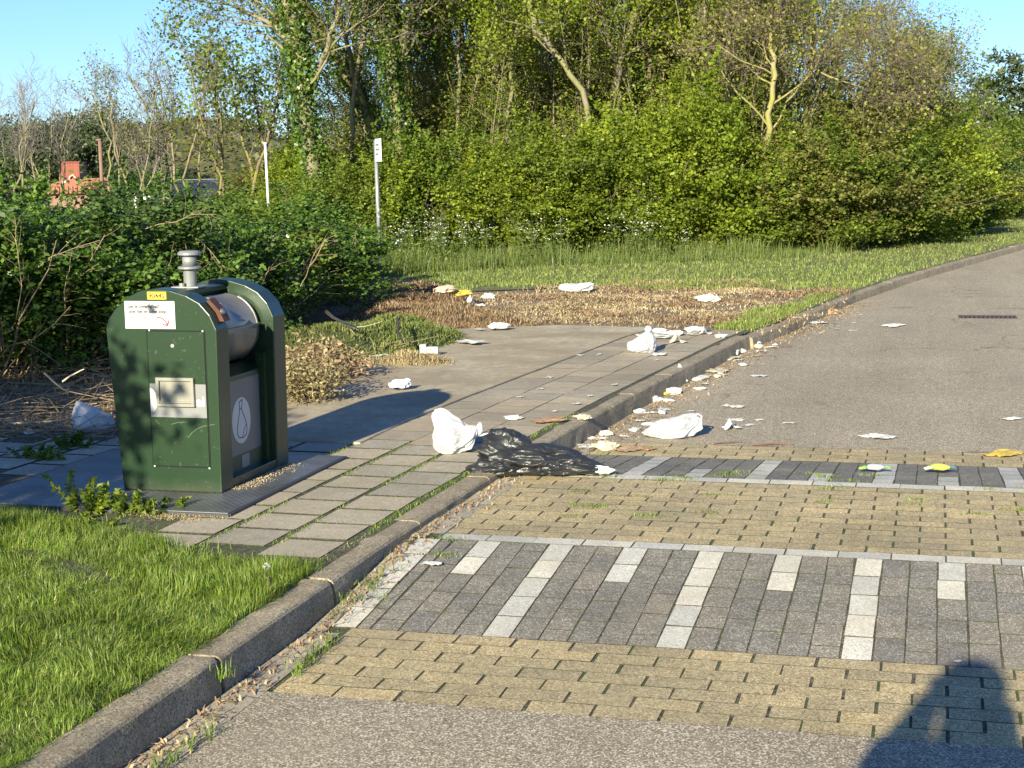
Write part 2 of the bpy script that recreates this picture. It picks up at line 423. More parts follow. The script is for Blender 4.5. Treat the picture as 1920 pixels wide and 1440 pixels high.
def ramp(sname, y0, y1, z0, z1, near):
    g = link(sname, None, kind='structure'); gm = Mass(); gw = Mass()
    n = 5; p = (y1-y0)/n; sl = math.atan2(z1-z0, y1-y0)
    ncol = int((XR-XL)/.105)
    for c in range(ncol):
        x = -1.497+.1048*(c-5) if c else (-2.082 if near else -2.03)   # white stripes at c%6==5 (long) and 2 (short)
        long_, short = (c % 6 == 5), (c % 6 == 2)
        stag = (c % 3 == 1) and not (long_ or short) and c > 0
        for r in range(n+1 if stag else n):
            pc = p
            if stag:
                ya, yb = max(y0, y0+p*(r-.5)), min(y1, y0+p*(r+.5)); yc = (ya+yb)/2; pc = yb-ya
            else: yc = y0+p*(r+.5)
            fromtop = (n-1-r) if near else r
            white = long_ or (short and fromtop < 2)
            if c == 0 and near: white = True
            z = z0+(z1-z0)*(yc-y0)/(y1-y0)
            if x < XV: piece('brick', round(pc/math.cos(sl)-.006, 3), .105-J*1.6, 'brick_white' if white else 'brick_dark', x, yc, z, rz=PI/2, parent=g, rx=0)\
                .rotation_euler.rotate(Euler((sl, 0, 0)))
            else: (gw if white else gm).add(.101, pc-J, x, yc, z, sl)
    if near:
        for r in range(n):
            yc = y0+p*(r+.5); o_ = piece('brick', p-J, .048, 'brick_dark', -2.0, yc, z0+(z1-z0)*(yc-y0)/(y1-y0), rz=PI/2, parent=g); o_.rotation_euler.rotate(Euler((sl, 0, 0)))
    gm.build('bricks', 'brick_dark', g); gw.build('bricks', 'brick_white', g)
    return g
ramp('near_ramp', 5.172, 6.208, 0., .09, True)
ramp('far_ramp', 7.735, 8.738, .09, 0., False)
for nm, yc in (('near_white_line', 6.26), ('far_white_line', 7.68)):
    g = link(nm, None, kind='structure'); ms = Mass(); x = XL+.0
    while x < XR:
        if x < XV: piece('brick', .206, .1, 'brick_white', x+.105, yc, .0905, parent=g)
        else: ms.add(.206, .1, x+.105, yc, .09)
        x += .21
    ms.build('bricks', 'brick_white', g)

# gutter tiles between kerb and table / asphalt
g = link('gutter', None, kind='structure')
y = -3.
while y < YT1:
    wd = .125 if not 5.0 < y < 6.2 else .065
    yc = y+.15; sl = math.atan2(road_z(y+.3)-road_z(y), .3)
    o = piece('gutter_tile', .294, wd, 'tile', kx(yc)+.016+wd/2, yc, (road_z(y)+road_z(y+.3))/2+.001, rz=PI/2, parent=g)
    o.rotation_euler.rotate(Euler((sl, 0, 0)))
    y += .3
strip('gutter_bed', [-4, YT0], lambda y: -2.19, lambda y: -2.06, -.008, MAT['joint'])

# pavement tiles (0.3 m), columns parallel to the kerb
pav = link('pavement', None, kind='structure')
def on_plate(x, y): return -4.47 < x < -3.08 and 6.25 < y < 7.8
def slab_left(y): return True
ntile = 0; tm = Mass()
for c in range(11):
    y = -3+(.15 if c % 2 else 0)
    y = 5.22+(.15 if c % 2 else 0)
    while y < 14.6:
        x = kx(y)-.13-.03-.15-.302*c
        ok = y-.1 > float(np.interp(-x, [2.33, 3.04, 3.6, 4.2], [5.5, 5.66, 6.0, 6.2]))
        if c >= 3: ok = ok and y < 8.25
        if on_plate(x+.1, y) and on_plate(x-.1, y+.1): ok = False
        if c > 6 and y < 7.: ok = False
        if c >= 8: ok = ok and 7.2 < y < 8.0
        if ok:
            near = y < 8.3
            g_ = random.choice((.022, .028, .034)) if near else .007
            o = piece('tile', .302-g_, .302-g_, 'tile' if near else 'tile_worn', x, y, ZP+.0015, rz=random.choice((0, PI/2, PI))-math.atan(kx(y+.5)-kx(y-.5)), parent=pav, jit=1.8 if near else 1.)
            ntile += 1
        y += .3
vs = []; yy = list(np.linspace(5.2, 14.7, 20))
for y in yy: vs += [(-6.0 if y < 8.3 else kx(y)-1.3, y, ZP-.0025), (kx(y)-.1, y, ZP-.0025)]
mb = MB(); mb.add(vs, [(2*i, 2*i+1, 2*i+3, 2*i+2) for i in range(len(yy)-1)])
link('pavement_bed', mb.mesh('pavement_bed'), MAT['joint'], kind='structure')
# smooth slab left of the worn tiles
pts = [(-3.15, 8.2)]+[(kx(q_)-1.072, q_) for q_ in (9., 10.2, 11., 12., 13., 14., 14.75)]+[ (-3.6, 14.9), (-4.6, 14.4), (-5.6, 13.2), (-5.4, 10), (-4.7, 8.9), (-3.9, 8.25)]
o = link('concrete_slab', None, MAT['slab'], kind='structure')
mb = MB(); mb.prism_xy(pts, .06, ZP+.012); o2 = link('slab_surface', mb.mesh('slab'), MAT['slab'], o); bevel(o2, .008)

# steel floor plate under the container
t = NT('tread_plate')
p = t.pos(); sx = t.n('ShaderNodeSeparateXYZ'); t.l(p, sx.inputs[0])
a = t.math('SINE', t.math('MULTIPLY', t.math('ADD', sx.outputs[0], sx.outputs[1]), 150.))
b = t.math('SINE', t.math('MULTIPLY', t.math('SUBTRACT', sx.outputs[0], sx.outputs[1]), 150.))
hh = t.math('MAXIMUM', t.math('MULTIPLY', a, t.ramp(b, [(.4, 0), (.6, 1)])), t.math('MULTIPLY', b, t.ramp(a, [(.4, 0), (.6, 1)])))
cc = t.mix(t.ramp(t.noise(3., 5, .6), [(.35, 0), (.7, 1)]), (.25, .255, .26), (.13, .12, .11))
cc = t.mix(1., cc, t.ramp(hh, [(.0, .82), (1, 1.2)]), 'MULTIPLY')
t.bsdf(cc, .42, .55, t.bump(hh, .8, .004)); MAT['plate'] = t.m
o = link('steel_floor_plate', None, label='grey steel tread plate set in the pavement under the green container', cat='floor plate')
mb = MB(); mb.box(-3.77, -3.075, 6.315, 7.755, .1, .137); mb2 = MB(); mb2.box(-4.46, -3.776, 6.315, 7.755, .1, .137)
for m_ in (mb, mb2): bevel(link('plate_half', m_.mesh('plate_half'), MAT['plate'], o), .003)
mb = MB()
for a in ((-4.47, -3.065, 6.30, 6.312), (-4.47, -3.065, 7.758, 7.77), (-4.475, -4.463, 6.312, 7.758), (-3.072, -3.06, 6.312, 7.758)): mb.box(*a[:4], .09, .134)
link('edge_frame', mb.mesh('edge_frame'), simple('dark_steel', (.07, .07, .072), .6, .4), o)
MAT['dark_steel'] = bpy.data.materials['dark_steel']

# drain grate in the road
o = thing('drain_grate', 'long rusty brown slotted drain grate in the asphalt by the road middle', 'drain grate', (.53, 17.38, 0))
rm = simple('rusty_iron', (.11, .085, .075), .8, .3, .3)
mb = MB(); mb.box(-.3, .3, -.2, -.17, -.01, .008).box(-.3, .3, .17, .2, -.01, .008).box(-.3, -.275, -.17, .17, -.01, .008).box(.275, .3, -.17, .17, -.01, .008)
link('frame', mb.mesh('frame'), rm, o)
mb = MB(); mb.box(-.275, .275, -.17, .17, -.01, .001); link('pit_shade', mb.mesh('pit_shade'), simple('pit_shade_black', (.008, .008, .008), 1.), o)  # flat black slab under the bars stands in for the pit's shade
bmh = MB().box(-.012, .012, -.17, .17, 0, .007).mesh('bar')
for k in range(12): link('bar', bmh, rm, o, loc=(-.25+k*.0455, 0, 0))
# ------------------------------------------------------------------ lawns and far verge sheets
def poly_sheet(name, pts, z, mat, kind='structure'):
    mb = MB(); mb.add([(x, y, z) for x, y in pts], [tuple(range(len(pts)))])
    me = mb.mesh(name)
    bmx = bmesh.new(); bmx.from_mesh(me); bmesh.ops.recalc_face_normals(bmx, faces=bmx.faces)
    if bmx.faces[:] and list(bmx.faces)[0].normal.z < 0: bmesh.ops.reverse_faces(bmx, faces=bmx.faces)
    bmx.to_mesh(me); bmx.free()
    return link(name, me, mat, kind=kind)
LAWN = [(-2.325, -9), (-2.325, 5.55), (-2.5, 5.62), (-2.75, 5.66), (-3.04, 5.8), (-3.6, 6.12), (-4.19, 6.22), (-7, 6.28), (-30, 6.3), (-30, -9)]
poly_sheet('lawn', LAWN, .104, MAT['verge'])
fy = [20.2]+list(range(22, 100, 4))
pts = [(kx(14.6)-.1, 14.6), (-1.72, 15.2), (-1.35, 17.4), (-1.5, 19.2), (-2.6, 20.6), (-4.2, 20.4), (-6.0, 19.4), (-9, 19.0), (-40, 19)]
pts = pts+[(-40, 99)]+[(kx(y)-.1, y) for y in reversed(list(range(16, 100, 2)))]
poly_sheet('mown_verge', pts, .1, MAT['verge'])

# ------------------------------------------------------------------ the green container
t = NT('green_paint')
f = t.noise(5., 4, .6); c = t.mix(f, (.0095, .027, .0095), (.014, .037, .0135))
sc = t.math('MULTIPLY', t.ramp(t.noise(60., 2, .5), [(.66, 0), (.7, 1)]), .35)
c = t.mix(sc, c, (.1, .13, .1))
dz = t.n('ShaderNodeSeparateXYZ'); t.l(t.pos(), dz.inputs[0])
low = t.math('MULTIPLY', t.ramp(t.math('ADD', dz.outputs[2], t.math('MULTIPLY', t.noise(9., 3), .12)), [(.17, 1), (.26, 0)]), .35)
c = t.mix(low, c, (.1, .09, .06))
t.bsdf(c, .34, 0, t.bump(t.noise(25., 2), .05, .003), .5); MAT['green'] = t.m
t = NT('brushed_steel')
mp = t.n('ShaderNodeMapping'); mp.inputs['Scale'].default_value = (3, 60, 60); t.l(t.obj(), mp.inputs['Vector'])
c = t.mix(t.noise(5., 4, .6, mp.outputs[0]), (.17, .17, .165), (.28, .28, .27)); c = t.mix(t.ramp(t.noise(7., 5, .7), [(.45, 0), (.7, .6)]), c, (.17, .155, .13))
t.bsdf(c, .42, .7); MAT['steel'] = t.m
MAT['sticker_white'] = simple('sticker_white', (.52, .52, .5), .45, var=.04)
MAT['sticker_yellow'] = simple('sticker_yellow', (.85, .62, .03), .45, var=.04)
MAT['sticker_grey'] = simple('sticker_grey', (.2, .2, .197), .4, var=.06)
MAT['sticker_dark'] = simple('sticker_dark', (.1, .115, .13), .3, var=.08)
MAT['ink'] = simple('ink', (.04, .04, .045), .5, var=.02)
MAT['ink_soft'] = simple('ink_soft', (.2, .2, .2), .5, var=.02)
MAT['ink_red'] = simple('ink_red', (.55, .03, .05), .5, var=.02)
MAT['ink_white'] = simple('ink_white', (.8, .8, .8), .5, var=.02)
MAT['alu'] = simple('cast_alu', (.26, .245, .205), .5, .3, .12, 20.)
MAT['galv'] = simple('galvanised', (.27, .275, .27), .5, .4, .25, 12.)
MAT['rust'] = simple('rust', (.085, .032, .02), .75, .1, .4, 30., bump=.3)
MAT['shade_black'] = simple('shade_black', (.004, .006, .004), .9)  # near-black colour standing in for shade in the door gap and interior

B = thing('litter_container', 'green rounded steel underground waste container head beside the pavement', 'waste container', (-3.575, 7.12, .137), scale=1.); B.scale = (1.045, 1.09, .985)
prof = [(.255, 0), (.275, .8), (.245, .872), (.195, .93), (.13, .966), (.05, .99), (-.03, .997), (-.1, .987), (-.17, .955), (-.23, .9), (-.268, .85), (-.285, .8), (-.235, 0)]
prof = [(x+ (.012 if x > .25 and z < .1 else 0), z) for x, z in prof]
for nm, ya, yb, lab in (('side_plate', -.37, -.25, None), ('side_plate', .235, .37, None)):
    # hollow-looking plate: solid prism with bevelled rim
    bevel(link(nm, MB().prism_xz(prof, ya, yb).mesh(nm), MAT['green'], B), .006, 3)
# roof between the plates, open on the street side above the drum
roof = [(-.262, .02), (-.262, .79), (-.212, .893), (-.155, .94), (-.09, .968), (-.02, .978), (.03, .972), (.03, .945), (-.02, .95), (-.09, .94), (-.19, .88), (-.235, .78), (-.215, .02)]
roof = [(x+.0, z) for x, z in roof]
bevel(link('roof', MB().prism_xz(roof, -.25, .235).mesh('roof'), MAT['green'], B), .003)
link('back_panel', MB().box(-.02, .0, -.249, .234, .55, .947).mesh('back_panel'), MAT['green'], B)
link('inner_box', MB().box(-.2, .1, -.249, .234, .01, .56).mesh('inner_box'), MAT['shade_black'], B)
# drum, axis along the street
dm = MB(); N = 48; cxd, czd, rd = .024, .748, .18
vs = []; fs = []
for yy_ in (-.247, .205):
    vs += [(cxd+rd*math.cos(2*PI*k/N), yy_, czd+rd*math.sin(2*PI*k/N)) for k in range(N)]
for k in range(N): fs.append((k, (k+1) % N, N+(k+1) % N, N+k))
fs += [tuple(range(N)), tuple(reversed(range(N, 2*N)))]
dm.add(vs, fs); me = dm.mesh('drum'); me.polygons.foreach_set('use_smooth', [len(p.vertices) == 4 for p in me.polygons])
drum = link('drum', me, MAT['steel'], B)
mb = MB(); mb.box(cxd+rd-.012, cxd+rd+.02, -.245, .2, .768, .776).box(cxd+rd-.004, cxd+rd+.003, -.245, .2, .75, .768); link('grip_ledge', mb.mesh('grip_ledge'), MAT['steel'], drum)
mb = MB()
for k in range(20):   # raised rim at the far end
    a0 = -1.1+k*.11; a1 = a0+.11
    q = [(cxd+r_*math.cos(a_), czd+r_*math.sin(a_)) for r_, a_ in ((rd, a0), (rd+.006, a0), (rd+.006, a1), (rd, a1))]
    mb.prism_xz(q, .195, .207)
link('drum_rim', mb.mesh('drum_rim'), MAT['steel'], drum)
# label on the drum
mb = MB(); vs = []; fs = []
for k in range(7):
    a_ = math.radians(78-k*4.2)
    for y_ in (-.19, -.03): vs.append((cxd+(rd+.0015)*math.cos(a_), y_, czd+(rd+.0015)*math.sin(a_)))
for k in range(6): fs.append((2*k, 2*k+1, 2*k+3, 2*k+2))
link('paper_label', mb.add(vs, fs).mesh('paper_label'), MAT['sticker_white'], B)
# hopper front
bevel(link('hopper_slope', MB().prism_xz([(.06, .5), (.12, .575), (.212, .535), (.212, .5)], -.249, .234).mesh('hopper_slope'), MAT['green'], B), .002)
fp = link('front_panel', MB().box(.19, .212, -.249, .19, .02, .5).mesh('front_panel'), MAT['green'], B)
link('jamb', MB().box(.19, .235, .19, .234, .02, .62).mesh('jamb'), MAT['green'], B)
bevel(link('sill', MB().box(.19, .262, -.249, .234, 0, .045).mesh('sill'), MAT['green'], B), .004)
pm = link('sticker', MB().box(.212, .2135, -.24, .17, .13, .51).mesh('sticker'), MAT['sticker_dark'], B)
def disc_yz(cy, cz, ry, rz_, x0, x1, n=40):
    mb = MB(); vs = [(x, cy+ry*math.cos(2*PI*k/n), cz+rz_*math.sin(2*PI*k/n)) for x in (x0, x1) for k in range(n)]
    return mb.add(vs, [tuple(range(n, 2*n)), tuple(reversed(range(n)))]+[(k, (k+1) % n, n+(k+1) % n, n+k) for k in range(n)])
link('emblem_disc', disc_yz(-.035, .3, .098, .118, .2135, .2142).mesh('emblem_disc'), MAT['sticker_white'], pm)
def line_yz(pts, wd, x0=.2142, x1=.2148):
    mb = MB()
    for (a, b) in zip(pts[:-1], pts[1:]):
        dy, dz_ = b[0]-a[0], b[1]-a[1]; L = math.hypot(dy, dz_) or 1; nx_, nz_ = -dz_/L*wd/2, dy/L*wd/2
        ex, ez = dy/L*wd*.3, dz_/L*wd*.3
        q = [(a[0]-ex+nx_, a[1]-ez+nz_), (a[0]-ex-nx_, a[1]-ez-nz_), (b[0]+ex-nx_, b[1]+ez-nz_), (b[0]+ex+nx_, b[1]+ez+nz_)]
        mb.add([(x0, y, z) for y, z in q]+[(x1, y, z) for y, z in q], [(0, 1, 2, 3), (7, 6, 5, 4), (0, 4, 5, 1), (1, 5, 6, 2), (2, 6, 7, 3), (3, 7, 4, 0)])
    return mb
bagp = [(-.056, .395), (-.02, .405), (-.024, .375), (-.033, .36), (-.02, .34), (0, .31), (.018, .27), (.02, .24), (.008, .218), (-.03, .21), (-.066, .215), (-.083, .235), (-.082, .265), (-.068, .31), (-.052, .345), (-.05, .37), (-.056, .395)]
link('bag_outline', line_yz(bagp, .0055).mesh('bag_outline'), MAT['ink'], pm)
link('bag_outline', line_yz([(-.053, .36), (-.03, .362)], .004).mesh('bag_outline'), MAT['ink'], pm)
link('bag_stripe', line_yz([(.016, .275), (-.012, .245), (-.028, .215)], .006).mesh('bag_stripe'), MAT['ink_red'], pm)
link('info_label', MB().box(.212, .2136, -.045, .035, .055, .12).mesh('info_label'), MAT['sticker_grey'], B)
# door on the near plate
FY = -.37
mb = MB(); x0, x1, z0, z1 = -.072, .212, .128, .79
link('door_gap_shade', MB().box(x0-.006, x1+.006, FY-.0012, FY, z0-.006, z1+.006).mesh('door_gap_shade'), MAT['shade_black'], B)  # black sheet behind the door paints the dark of its gap
door = bevel(link('door', MB().box(x0, x1, FY-.005, FY-.0012, z0, z1).mesh('door'), MAT['green'], B), .0015)
DY = FY-.005
link('band_sticker', MB().box(x0+.001, x1-.001, DY-.0008, DY, .37, .535).mesh('band_sticker'), MAT['sticker_grey'], door)
def disc_xz(cx, cz, r, y0, y1, n=28, a0=0, a1=2*PI, rz_=None):
    rz_ = rz_ or r
    pts = [(cx+r*math.cos(a0+(a1-a0)*k/n), cz+rz_*math.sin(a0+(a1-a0)*k/n)) for k in range(n if a1-a0 > 6.2 else n+1)]
    return MB().prism_xz(pts, y0, y1)
link('emblem_half', disc_xz(x0+.001, .45, .035, DY-.0014, DY-.0008, 24, -PI/2, PI/2, .062).mesh('emblem_half'), MAT['sticker_white'], door)
me = text_mesh('al', .062); link('lettering', me, MAT['ink_white'], door, loc=(.163, DY-.001, .43), rot=(PI/2, 0, 0))
# flap hatch
mb = MB(); a0, a1, b0, b1 = -.032, .158, .425, .567
mb.box(a0, a1, DY-.018, DY, b1-.016, b1).box(a0, a1, DY-.018, DY, b0, b0+.016).box(a0, a0+.016, DY-.018, DY, b0+.016, b1-.016).box(a1-.016, a1, DY-.018, DY, b0+.016, b1-.016)
h = bevel(link('hatch_frame', mb.mesh('hatch_frame'), MAT['alu'], door), .0015)
link('flap', MB().box(a0+.016, a1-.016, DY-.006, DY, b0+.016, b1-.016).mesh('flap'), MAT['alu'], door)
link('flap_pull', MB().box(a0+.016, a1-.016, DY-.014, DY-.006, b0+.018, b0+.026).mesh('flap_pull'), MAT['alu'], door)
mb = disc_xz(.056, .722, .0095, DY-.005, DY, 16); link('lock', mb.mesh('lock'), MAT['galv'], door)
for x_, z_ in ((x0+.004, z0-.004), (x1-.002, z0-.006), (x0+.01, z1+.006), (x1-.006, z1+.004)):
    link('paint_chip', disc_xz(x_, z_, .0045, FY-.0022, FY-.0012, 7).mesh('paint_chip'), MAT['sticker_white'], B)
# scratches
def line_xz(pts, wd, y0, y1):
    mb = MB()
    for (a, b) in zip(pts[:-1], pts[1:]):
        dx, dz_ = b[0]-a[0], b[1]-a[1]; L = math.hypot(dx, dz_) or 1; nx_, nz_ = -dz_/L*wd/2, dx/L*wd/2
        mb.prism_xz([(a[0]+nx_, a[1]+nz_), (b[0]+nx_, b[1]+nz_), (b[0]-nx_, b[1]-nz_), (a[0]-nx_, a[1]-nz_)], y0, y1)
    return mb
scm = simple('scratched_paint', (.1, .16, .1), .6, var=.3, vs=80)
link('scratch', line_xz([(.11, .27), (.13, .295), (.16, .317), (.19, .33), (.21, .334)], .0022, DY-.0004, DY).mesh('scratch'), scm, B)
link('scratch', line_xz([(.218, .335), (.245, .34)], .002, FY-.0005, FY).mesh('scratch'), scm, B)
link('scratch', line_xz([(.03, .335), (.06, .345), (.11, .35)], .002, DY-.0004, DY).mesh('scratch'), scm, B)
# signs on the near plate
sg = bevel(link('notice_sign', MB().box(-.182, .072, FY-.002, FY, .803, .938).mesh('notice_sign'), MAT['sticker_white'], B), .0008)
for tx, sz, zz, mt in (('zie je zwerfafval?', .0235, .905, 'ink'), ('doe het in deze klep!', .0235, .88, 'ink'), ('laat schone ruimte', .014, .856, 'ink_soft'), ('na voor een gebied', .014, .843, 'ink_soft')):
    link('lettering', text_mesh(tx, sz), MAT[mt], sg, loc=(-.163, FY-.0026, zz), rot=(PI/2, 0, 0))
aa = [(-.02, .858), (-.002, .858), (.014, .85), (.026, .836), (.033, .82)]
link('arrow', line_xz(aa, .0055, FY-.0029, FY-.002).mesh('arrow'), MAT['ink_red'], sg)
link('arrow', line_xz([(.008, .826), (.033, .819), (.04, .845)], .006, FY-.0032, FY-.002).mesh('arrow'), MAT['ink_red'], sg)
ns = link('number_sign', MB().box(-.063, .032, FY-.002, FY, .947, .983).mesh('number_sign'), MAT['sticker_yellow'], B)
link('lettering', text_mesh('90442', .034, align='CENTER'), MAT['ink'], ns, loc=(-.0155, FY-.0026, .953), rot=(PI/2, 0, 0))
# rusty bracket with round lock on the rim of the near plate
mb = MB(); q = [(.2, .932), (.244, .878), (.262, .835), (.285, .835), (.262, .888), (.21, .945)]
link('rusty_bracket', mb.prism_xz(q, -.31, -.247).mesh('rusty_bracket'), MAT['rust'], B)
mb = MB().lathe([(.016, 0), (.016, .012), (.011, .018)], 16); link('round_lock', mb.mesh('round_lock'), MAT['steel'], B, loc=(.262, -.29, .878), rot=(0, math.radians(62), 0))
# vent pipe on top
v = link('vent_post', None, None, B, loc=(-.03, -.02, .98))
link('base_plate', MB().box(-.07, .07, -.06, .06, -.004, .003).mesh('base_plate'), MAT['galv'], v)
me = MB().lathe([(.031, 0), (.031, .085), (.036, .088)], 24).mesh('stem', True); bevel(link('stem', me, MAT['galv'], v), .001)
link('collar', MB().lathe([(.05, 0), (.055, .003), (.055, .012), (.05, .015)], 28).mesh('collar'), MAT['galv'], v, loc=(0, 0, .088))
link('neck', MB().lathe([(.033, 0), (.033, .055)], 24).mesh('neck', True), MAT['galv'], v, loc=(0, 0, .103))
link('cap', MB().lathe([(.046, 0), (.054, .004), (.054, .014), (.044, .024), (.0, .026)], 28).mesh('cap'), MAT['galv'], v, loc=(0, 0, .157))
link('eye_bolt', MB().lathe([(.014, 0), (.014, .02)], 12).mesh('eye_bolt'), MAT['alu'], v, loc=(-.02, -.045, .0))

# ------------------------------------------------------------------ sign on the thin post
S = thing('parking_sign', 'small white notice panel on a thin pale post at the edge of the wood', 'sign', (-8.17, 22.34, .1))
me = MB().tube([(0, 0, 0), (0, 0, 2.04)], .03, 12).mesh('post', True); link('post', me, MAT['galv'], S, rot=(0, math.radians(-.4), 0))
for z_ in (.88, .99): link('clamp', MB().lathe([(.036, 0), (.036, .03)], 12).mesh('clamp'), MAT['galv'], S, loc=(0, 0, z_))
P_ = link('panel', MB().box(0, .34, -.012, .012, 1.72, 2.06).mesh('panel'), simple('panel_white', (.62, .64, .66), .5, var=.05), S, loc=(.0, -.035, 0), rot=(0, 0, math.radians(-58)))
for z_, L in ((1.97, .22), (1.9, .24), (1.83, .17)):
    link('text_line', MB().box(.05, .05+L, -.0135, -.012, z_-.014, z_+.014).mesh('text_line'), MAT['ink_soft'], P_)
# plain lamp post and the brown post behind
S2 = thing('lamp_post', 'slim white post standing between the dune trees behind the hedge', 'post', at_y(504, 372, 26.).to_tuple()); S2.location.z = .08
link('shaft', MB().tube([(0, 0, 0), (0, 0, 2.12)], .022, 10).mesh('shaft', True), simple('white_post', (.68, .68, .66), .5, var=.05), S2, rot=(0, math.radians(-.8), 0))
link('post_cap', MB().lathe([(.034, 0), (.034, .03)], 10).mesh('post_cap'), bpy.data.materials['white_post'], S2, loc=(-.03, 0, 2.12))
# ------------------------------------------------------------------ vegetation helpers
def rand_rot(n, rng, flat=0.):
    """n random rotation matrices; flat>0 pulls leaf normals upwards"""
    z = rng.normal(size=(n, 3)); z[:, 2] = np.abs(z[:, 2])+flat
    z /= np.linalg.norm(z, axis=1)[:, None]
    a = rng.normal(size=(n, 3)); x = a-(a*z).sum(1)[:, None]*z; x /= np.linalg.norm(x, axis=1)[:, None]
    y = np.cross(z, x)
    return x, y, z
def leaves_mesh(name, C, L, W, rng, flat=.3, fold=.18):
    """pointed leaves (one folded quad each) centred on C"""
    n = len(C); x, y, z = rand_rot(n, rng, flat)
    s = rng.uniform(.65, 1.3, n)[:, None]
    L_ = L*s; W_ = W*s
    v0 = C-x*L_*.5; v1 = C+y*W_*.5-z*L_*fold*.3; v2 = C+x*L_*.5-z*L_*fold; v3 = C-y*W_*.5-z*L_*fold*.3
    V = np.stack([v0, v1, v2, v3], 1).reshape(-1, 3)
    F = np.arange(4*n).reshape(n, 4)
    return mesh_np(name, V, F)
def segs_mesh(name, S, sides=3):
    """tapered tubes, one per segment (p0,p1,r0,r1)"""
    P0 = np.array([s[0] for s in S]); P1 = np.array([s[1] for s in S]); R0 = np.array([s[2] for s in S]); R1 = np.array([s[3] for s in S])
    t = P1-P0; L = np.linalg.norm(t, axis=1)[:, None]+1e-9; t = t/L
    ref = np.where(np.abs(t[:, 2:3]) < .9, np.array([[0, 0, 1.]]), np.array([[1., 0, 0]]))
    a = np.cross(t, ref); a /= np.linalg.norm(a, axis=1)[:, None]; b = np.cross(t, a)
    V = []
    for P, R_ in ((P0-t*R0[:, None]*.2, R0), (P1+t*R1[:, None]*.2, R1)):
        for k in range(sides):
            an = 2*PI*k/sides; V.append(P+(a*math.cos(an)+b*math.sin(an))*R_[:, None])
    n = len(S); V = np.stack(V, 1).reshape(-1, 3); base = np.arange(n)*2*sides
    F = np.concatenate([np.stack([base+k, base+(k+1) % sides, base+sides+(k+1) % sides, base+sides+k], 1) for k in range(sides)])
    return mesh_np(name, V, F, smooth=True)

class Tree:
    def __init__(s, seed): s.r = np.random.default_rng(seed); s.big = []; s.small = []; s.tips = []; s.mid = []
    def path(s, p, d, L, r, n, wander, up, taper=.45, lvl=0):
        pts = [np.array(p, float)]; d = np.array(d, float); d /= np.linalg.norm(d)
        for i in range(n):
            d = d+s.r.normal(size=3)*wander+np.array([0, 0, up]); d /= np.linalg.norm(d)
            pts.append(pts[-1]+d*L/n)
        rad = [r*(1-(1-taper)*i/n) for i in range(n+1)]
        (s.big if r > .018 else s.small).extend((pts[i], pts[i+1], rad[i], rad[i+1]) for i in range(n))
        return pts, rad
    def grow(s, pts, rad, lvl, spec):
        """children along a polyline"""
        if lvl >= len(spec): return
        q = spec[lvl]; k = q['n']; ln = q['L']
        nn = len(pts)-1
        for i in range(int(k)):
            f = q.get('from', .25)+(1-q.get('from', .25))*(i+s.r.random())/k
            j = min(int(f*nn), nn-1); u = f*nn-j
            p = pts[j]*(1-u)+pts[j+1]*u; t = pts[j+1]-pts[j]; t /= np.linalg.norm(t)
            a = s.r.normal(size=3); a -= a.dot(t)*t; a /= np.linalg.norm(a)
            ang = math.radians(q.get('ang', 45))*s.r.uniform(.7, 1.25)
            d = t*math.cos(ang)+a*math.sin(ang)
            L = ln*s.r.uniform(.6, 1.25)*(1-.45*f); r0 = (rad[j]*(1-u)+rad[j+1]*u)*q.get('rr', .5)
            r0 = max(min(r0, q.get('rmax', 1)), q.get('rmin', .0025))
            cp, cr = s.path(p, d, L, r0, q.get('seg', 4), q.get('wander', .18), q.get('up', .05), .35)
            if lvl == len(spec)-1: s.tips += [cp[-1], cp[-2], cp[len(cp)//2]]
            elif lvl == len(spec)-2: s.mid += cp[1:]
            s.grow(cp, cr, lvl+1, spec)
    def leaf_pts(s, n, sigma, tips=None):
        T = np.array(tips if tips is not None else s.tips); c = T[s.r.integers(0, len(T), n)]
        return c+s.r.normal(size=(n, 3))*sigma

def bark(name, a, b, lichen=None):
    t = NT(name); mp = t.n('ShaderNodeMapping'); mp.inputs['Scale'].default_value = (1, 1, .25); t.l(t.pos(), mp.inputs['Vector'])
    c = t.mix(t.ramp(t.noise(14., 5, .65, mp.outputs[0]), [(.35, 0), (.65, 1)]), a, b)
    if lichen: c = t.mix(t.ramp(t.noise(3.5, 5, .6), [(.45, 0), (.6, 1)]), c, lichen)
    t.bsdf(c, .9, 0, t.bump(t.noise(40., 4, .6, mp.outputs[0]), .6, .02), .2); return t.m
MAT['bark'] = bark('bark', (.1, .078, .05), (.21, .17, .105), (.2, .18, .06))
MAT['bark_pale'] = bark('bark_pale', (.13, .11, .075), (.27, .23, .155), (.2, .19, .08))
MAT['bark_lichen'] = bark('bark_lichen', (.2, .175, .085), (.33, .29, .14), (.26, .25, .07))
MAT['twig'] = simple('twig', (.15, .115, .085), .9, var=.35, vs=3)
MAT['twig_grey'] = simple('twig_grey', (.2, .175, .15), .9, var=.3, vs=3)
MAT['leaf_bright'] = leafmat('leaf_bright', (0.126, 0.187, 0.017), (0.216, 0.281, 0.026), (0.300, 0.337, 0.042), .42)
MAT['leaf_mid'] = leafmat('leaf_mid', (0.081, 0.133, 0.019), (0.149, 0.211, 0.027), (0.230, 0.267, 0.041), .38)
MAT['leaf_olive'] = leafmat('leaf_olive', (0.125, 0.143, 0.031), (0.213, 0.215, 0.050), (0.288, 0.260, 0.081), .35)
MAT['leaf_dark'] = leafmat('leaf_dark', (0.035, 0.075, 0.019), (0.064, 0.116, 0.026), (0.112, 0.166, 0.035), .25)
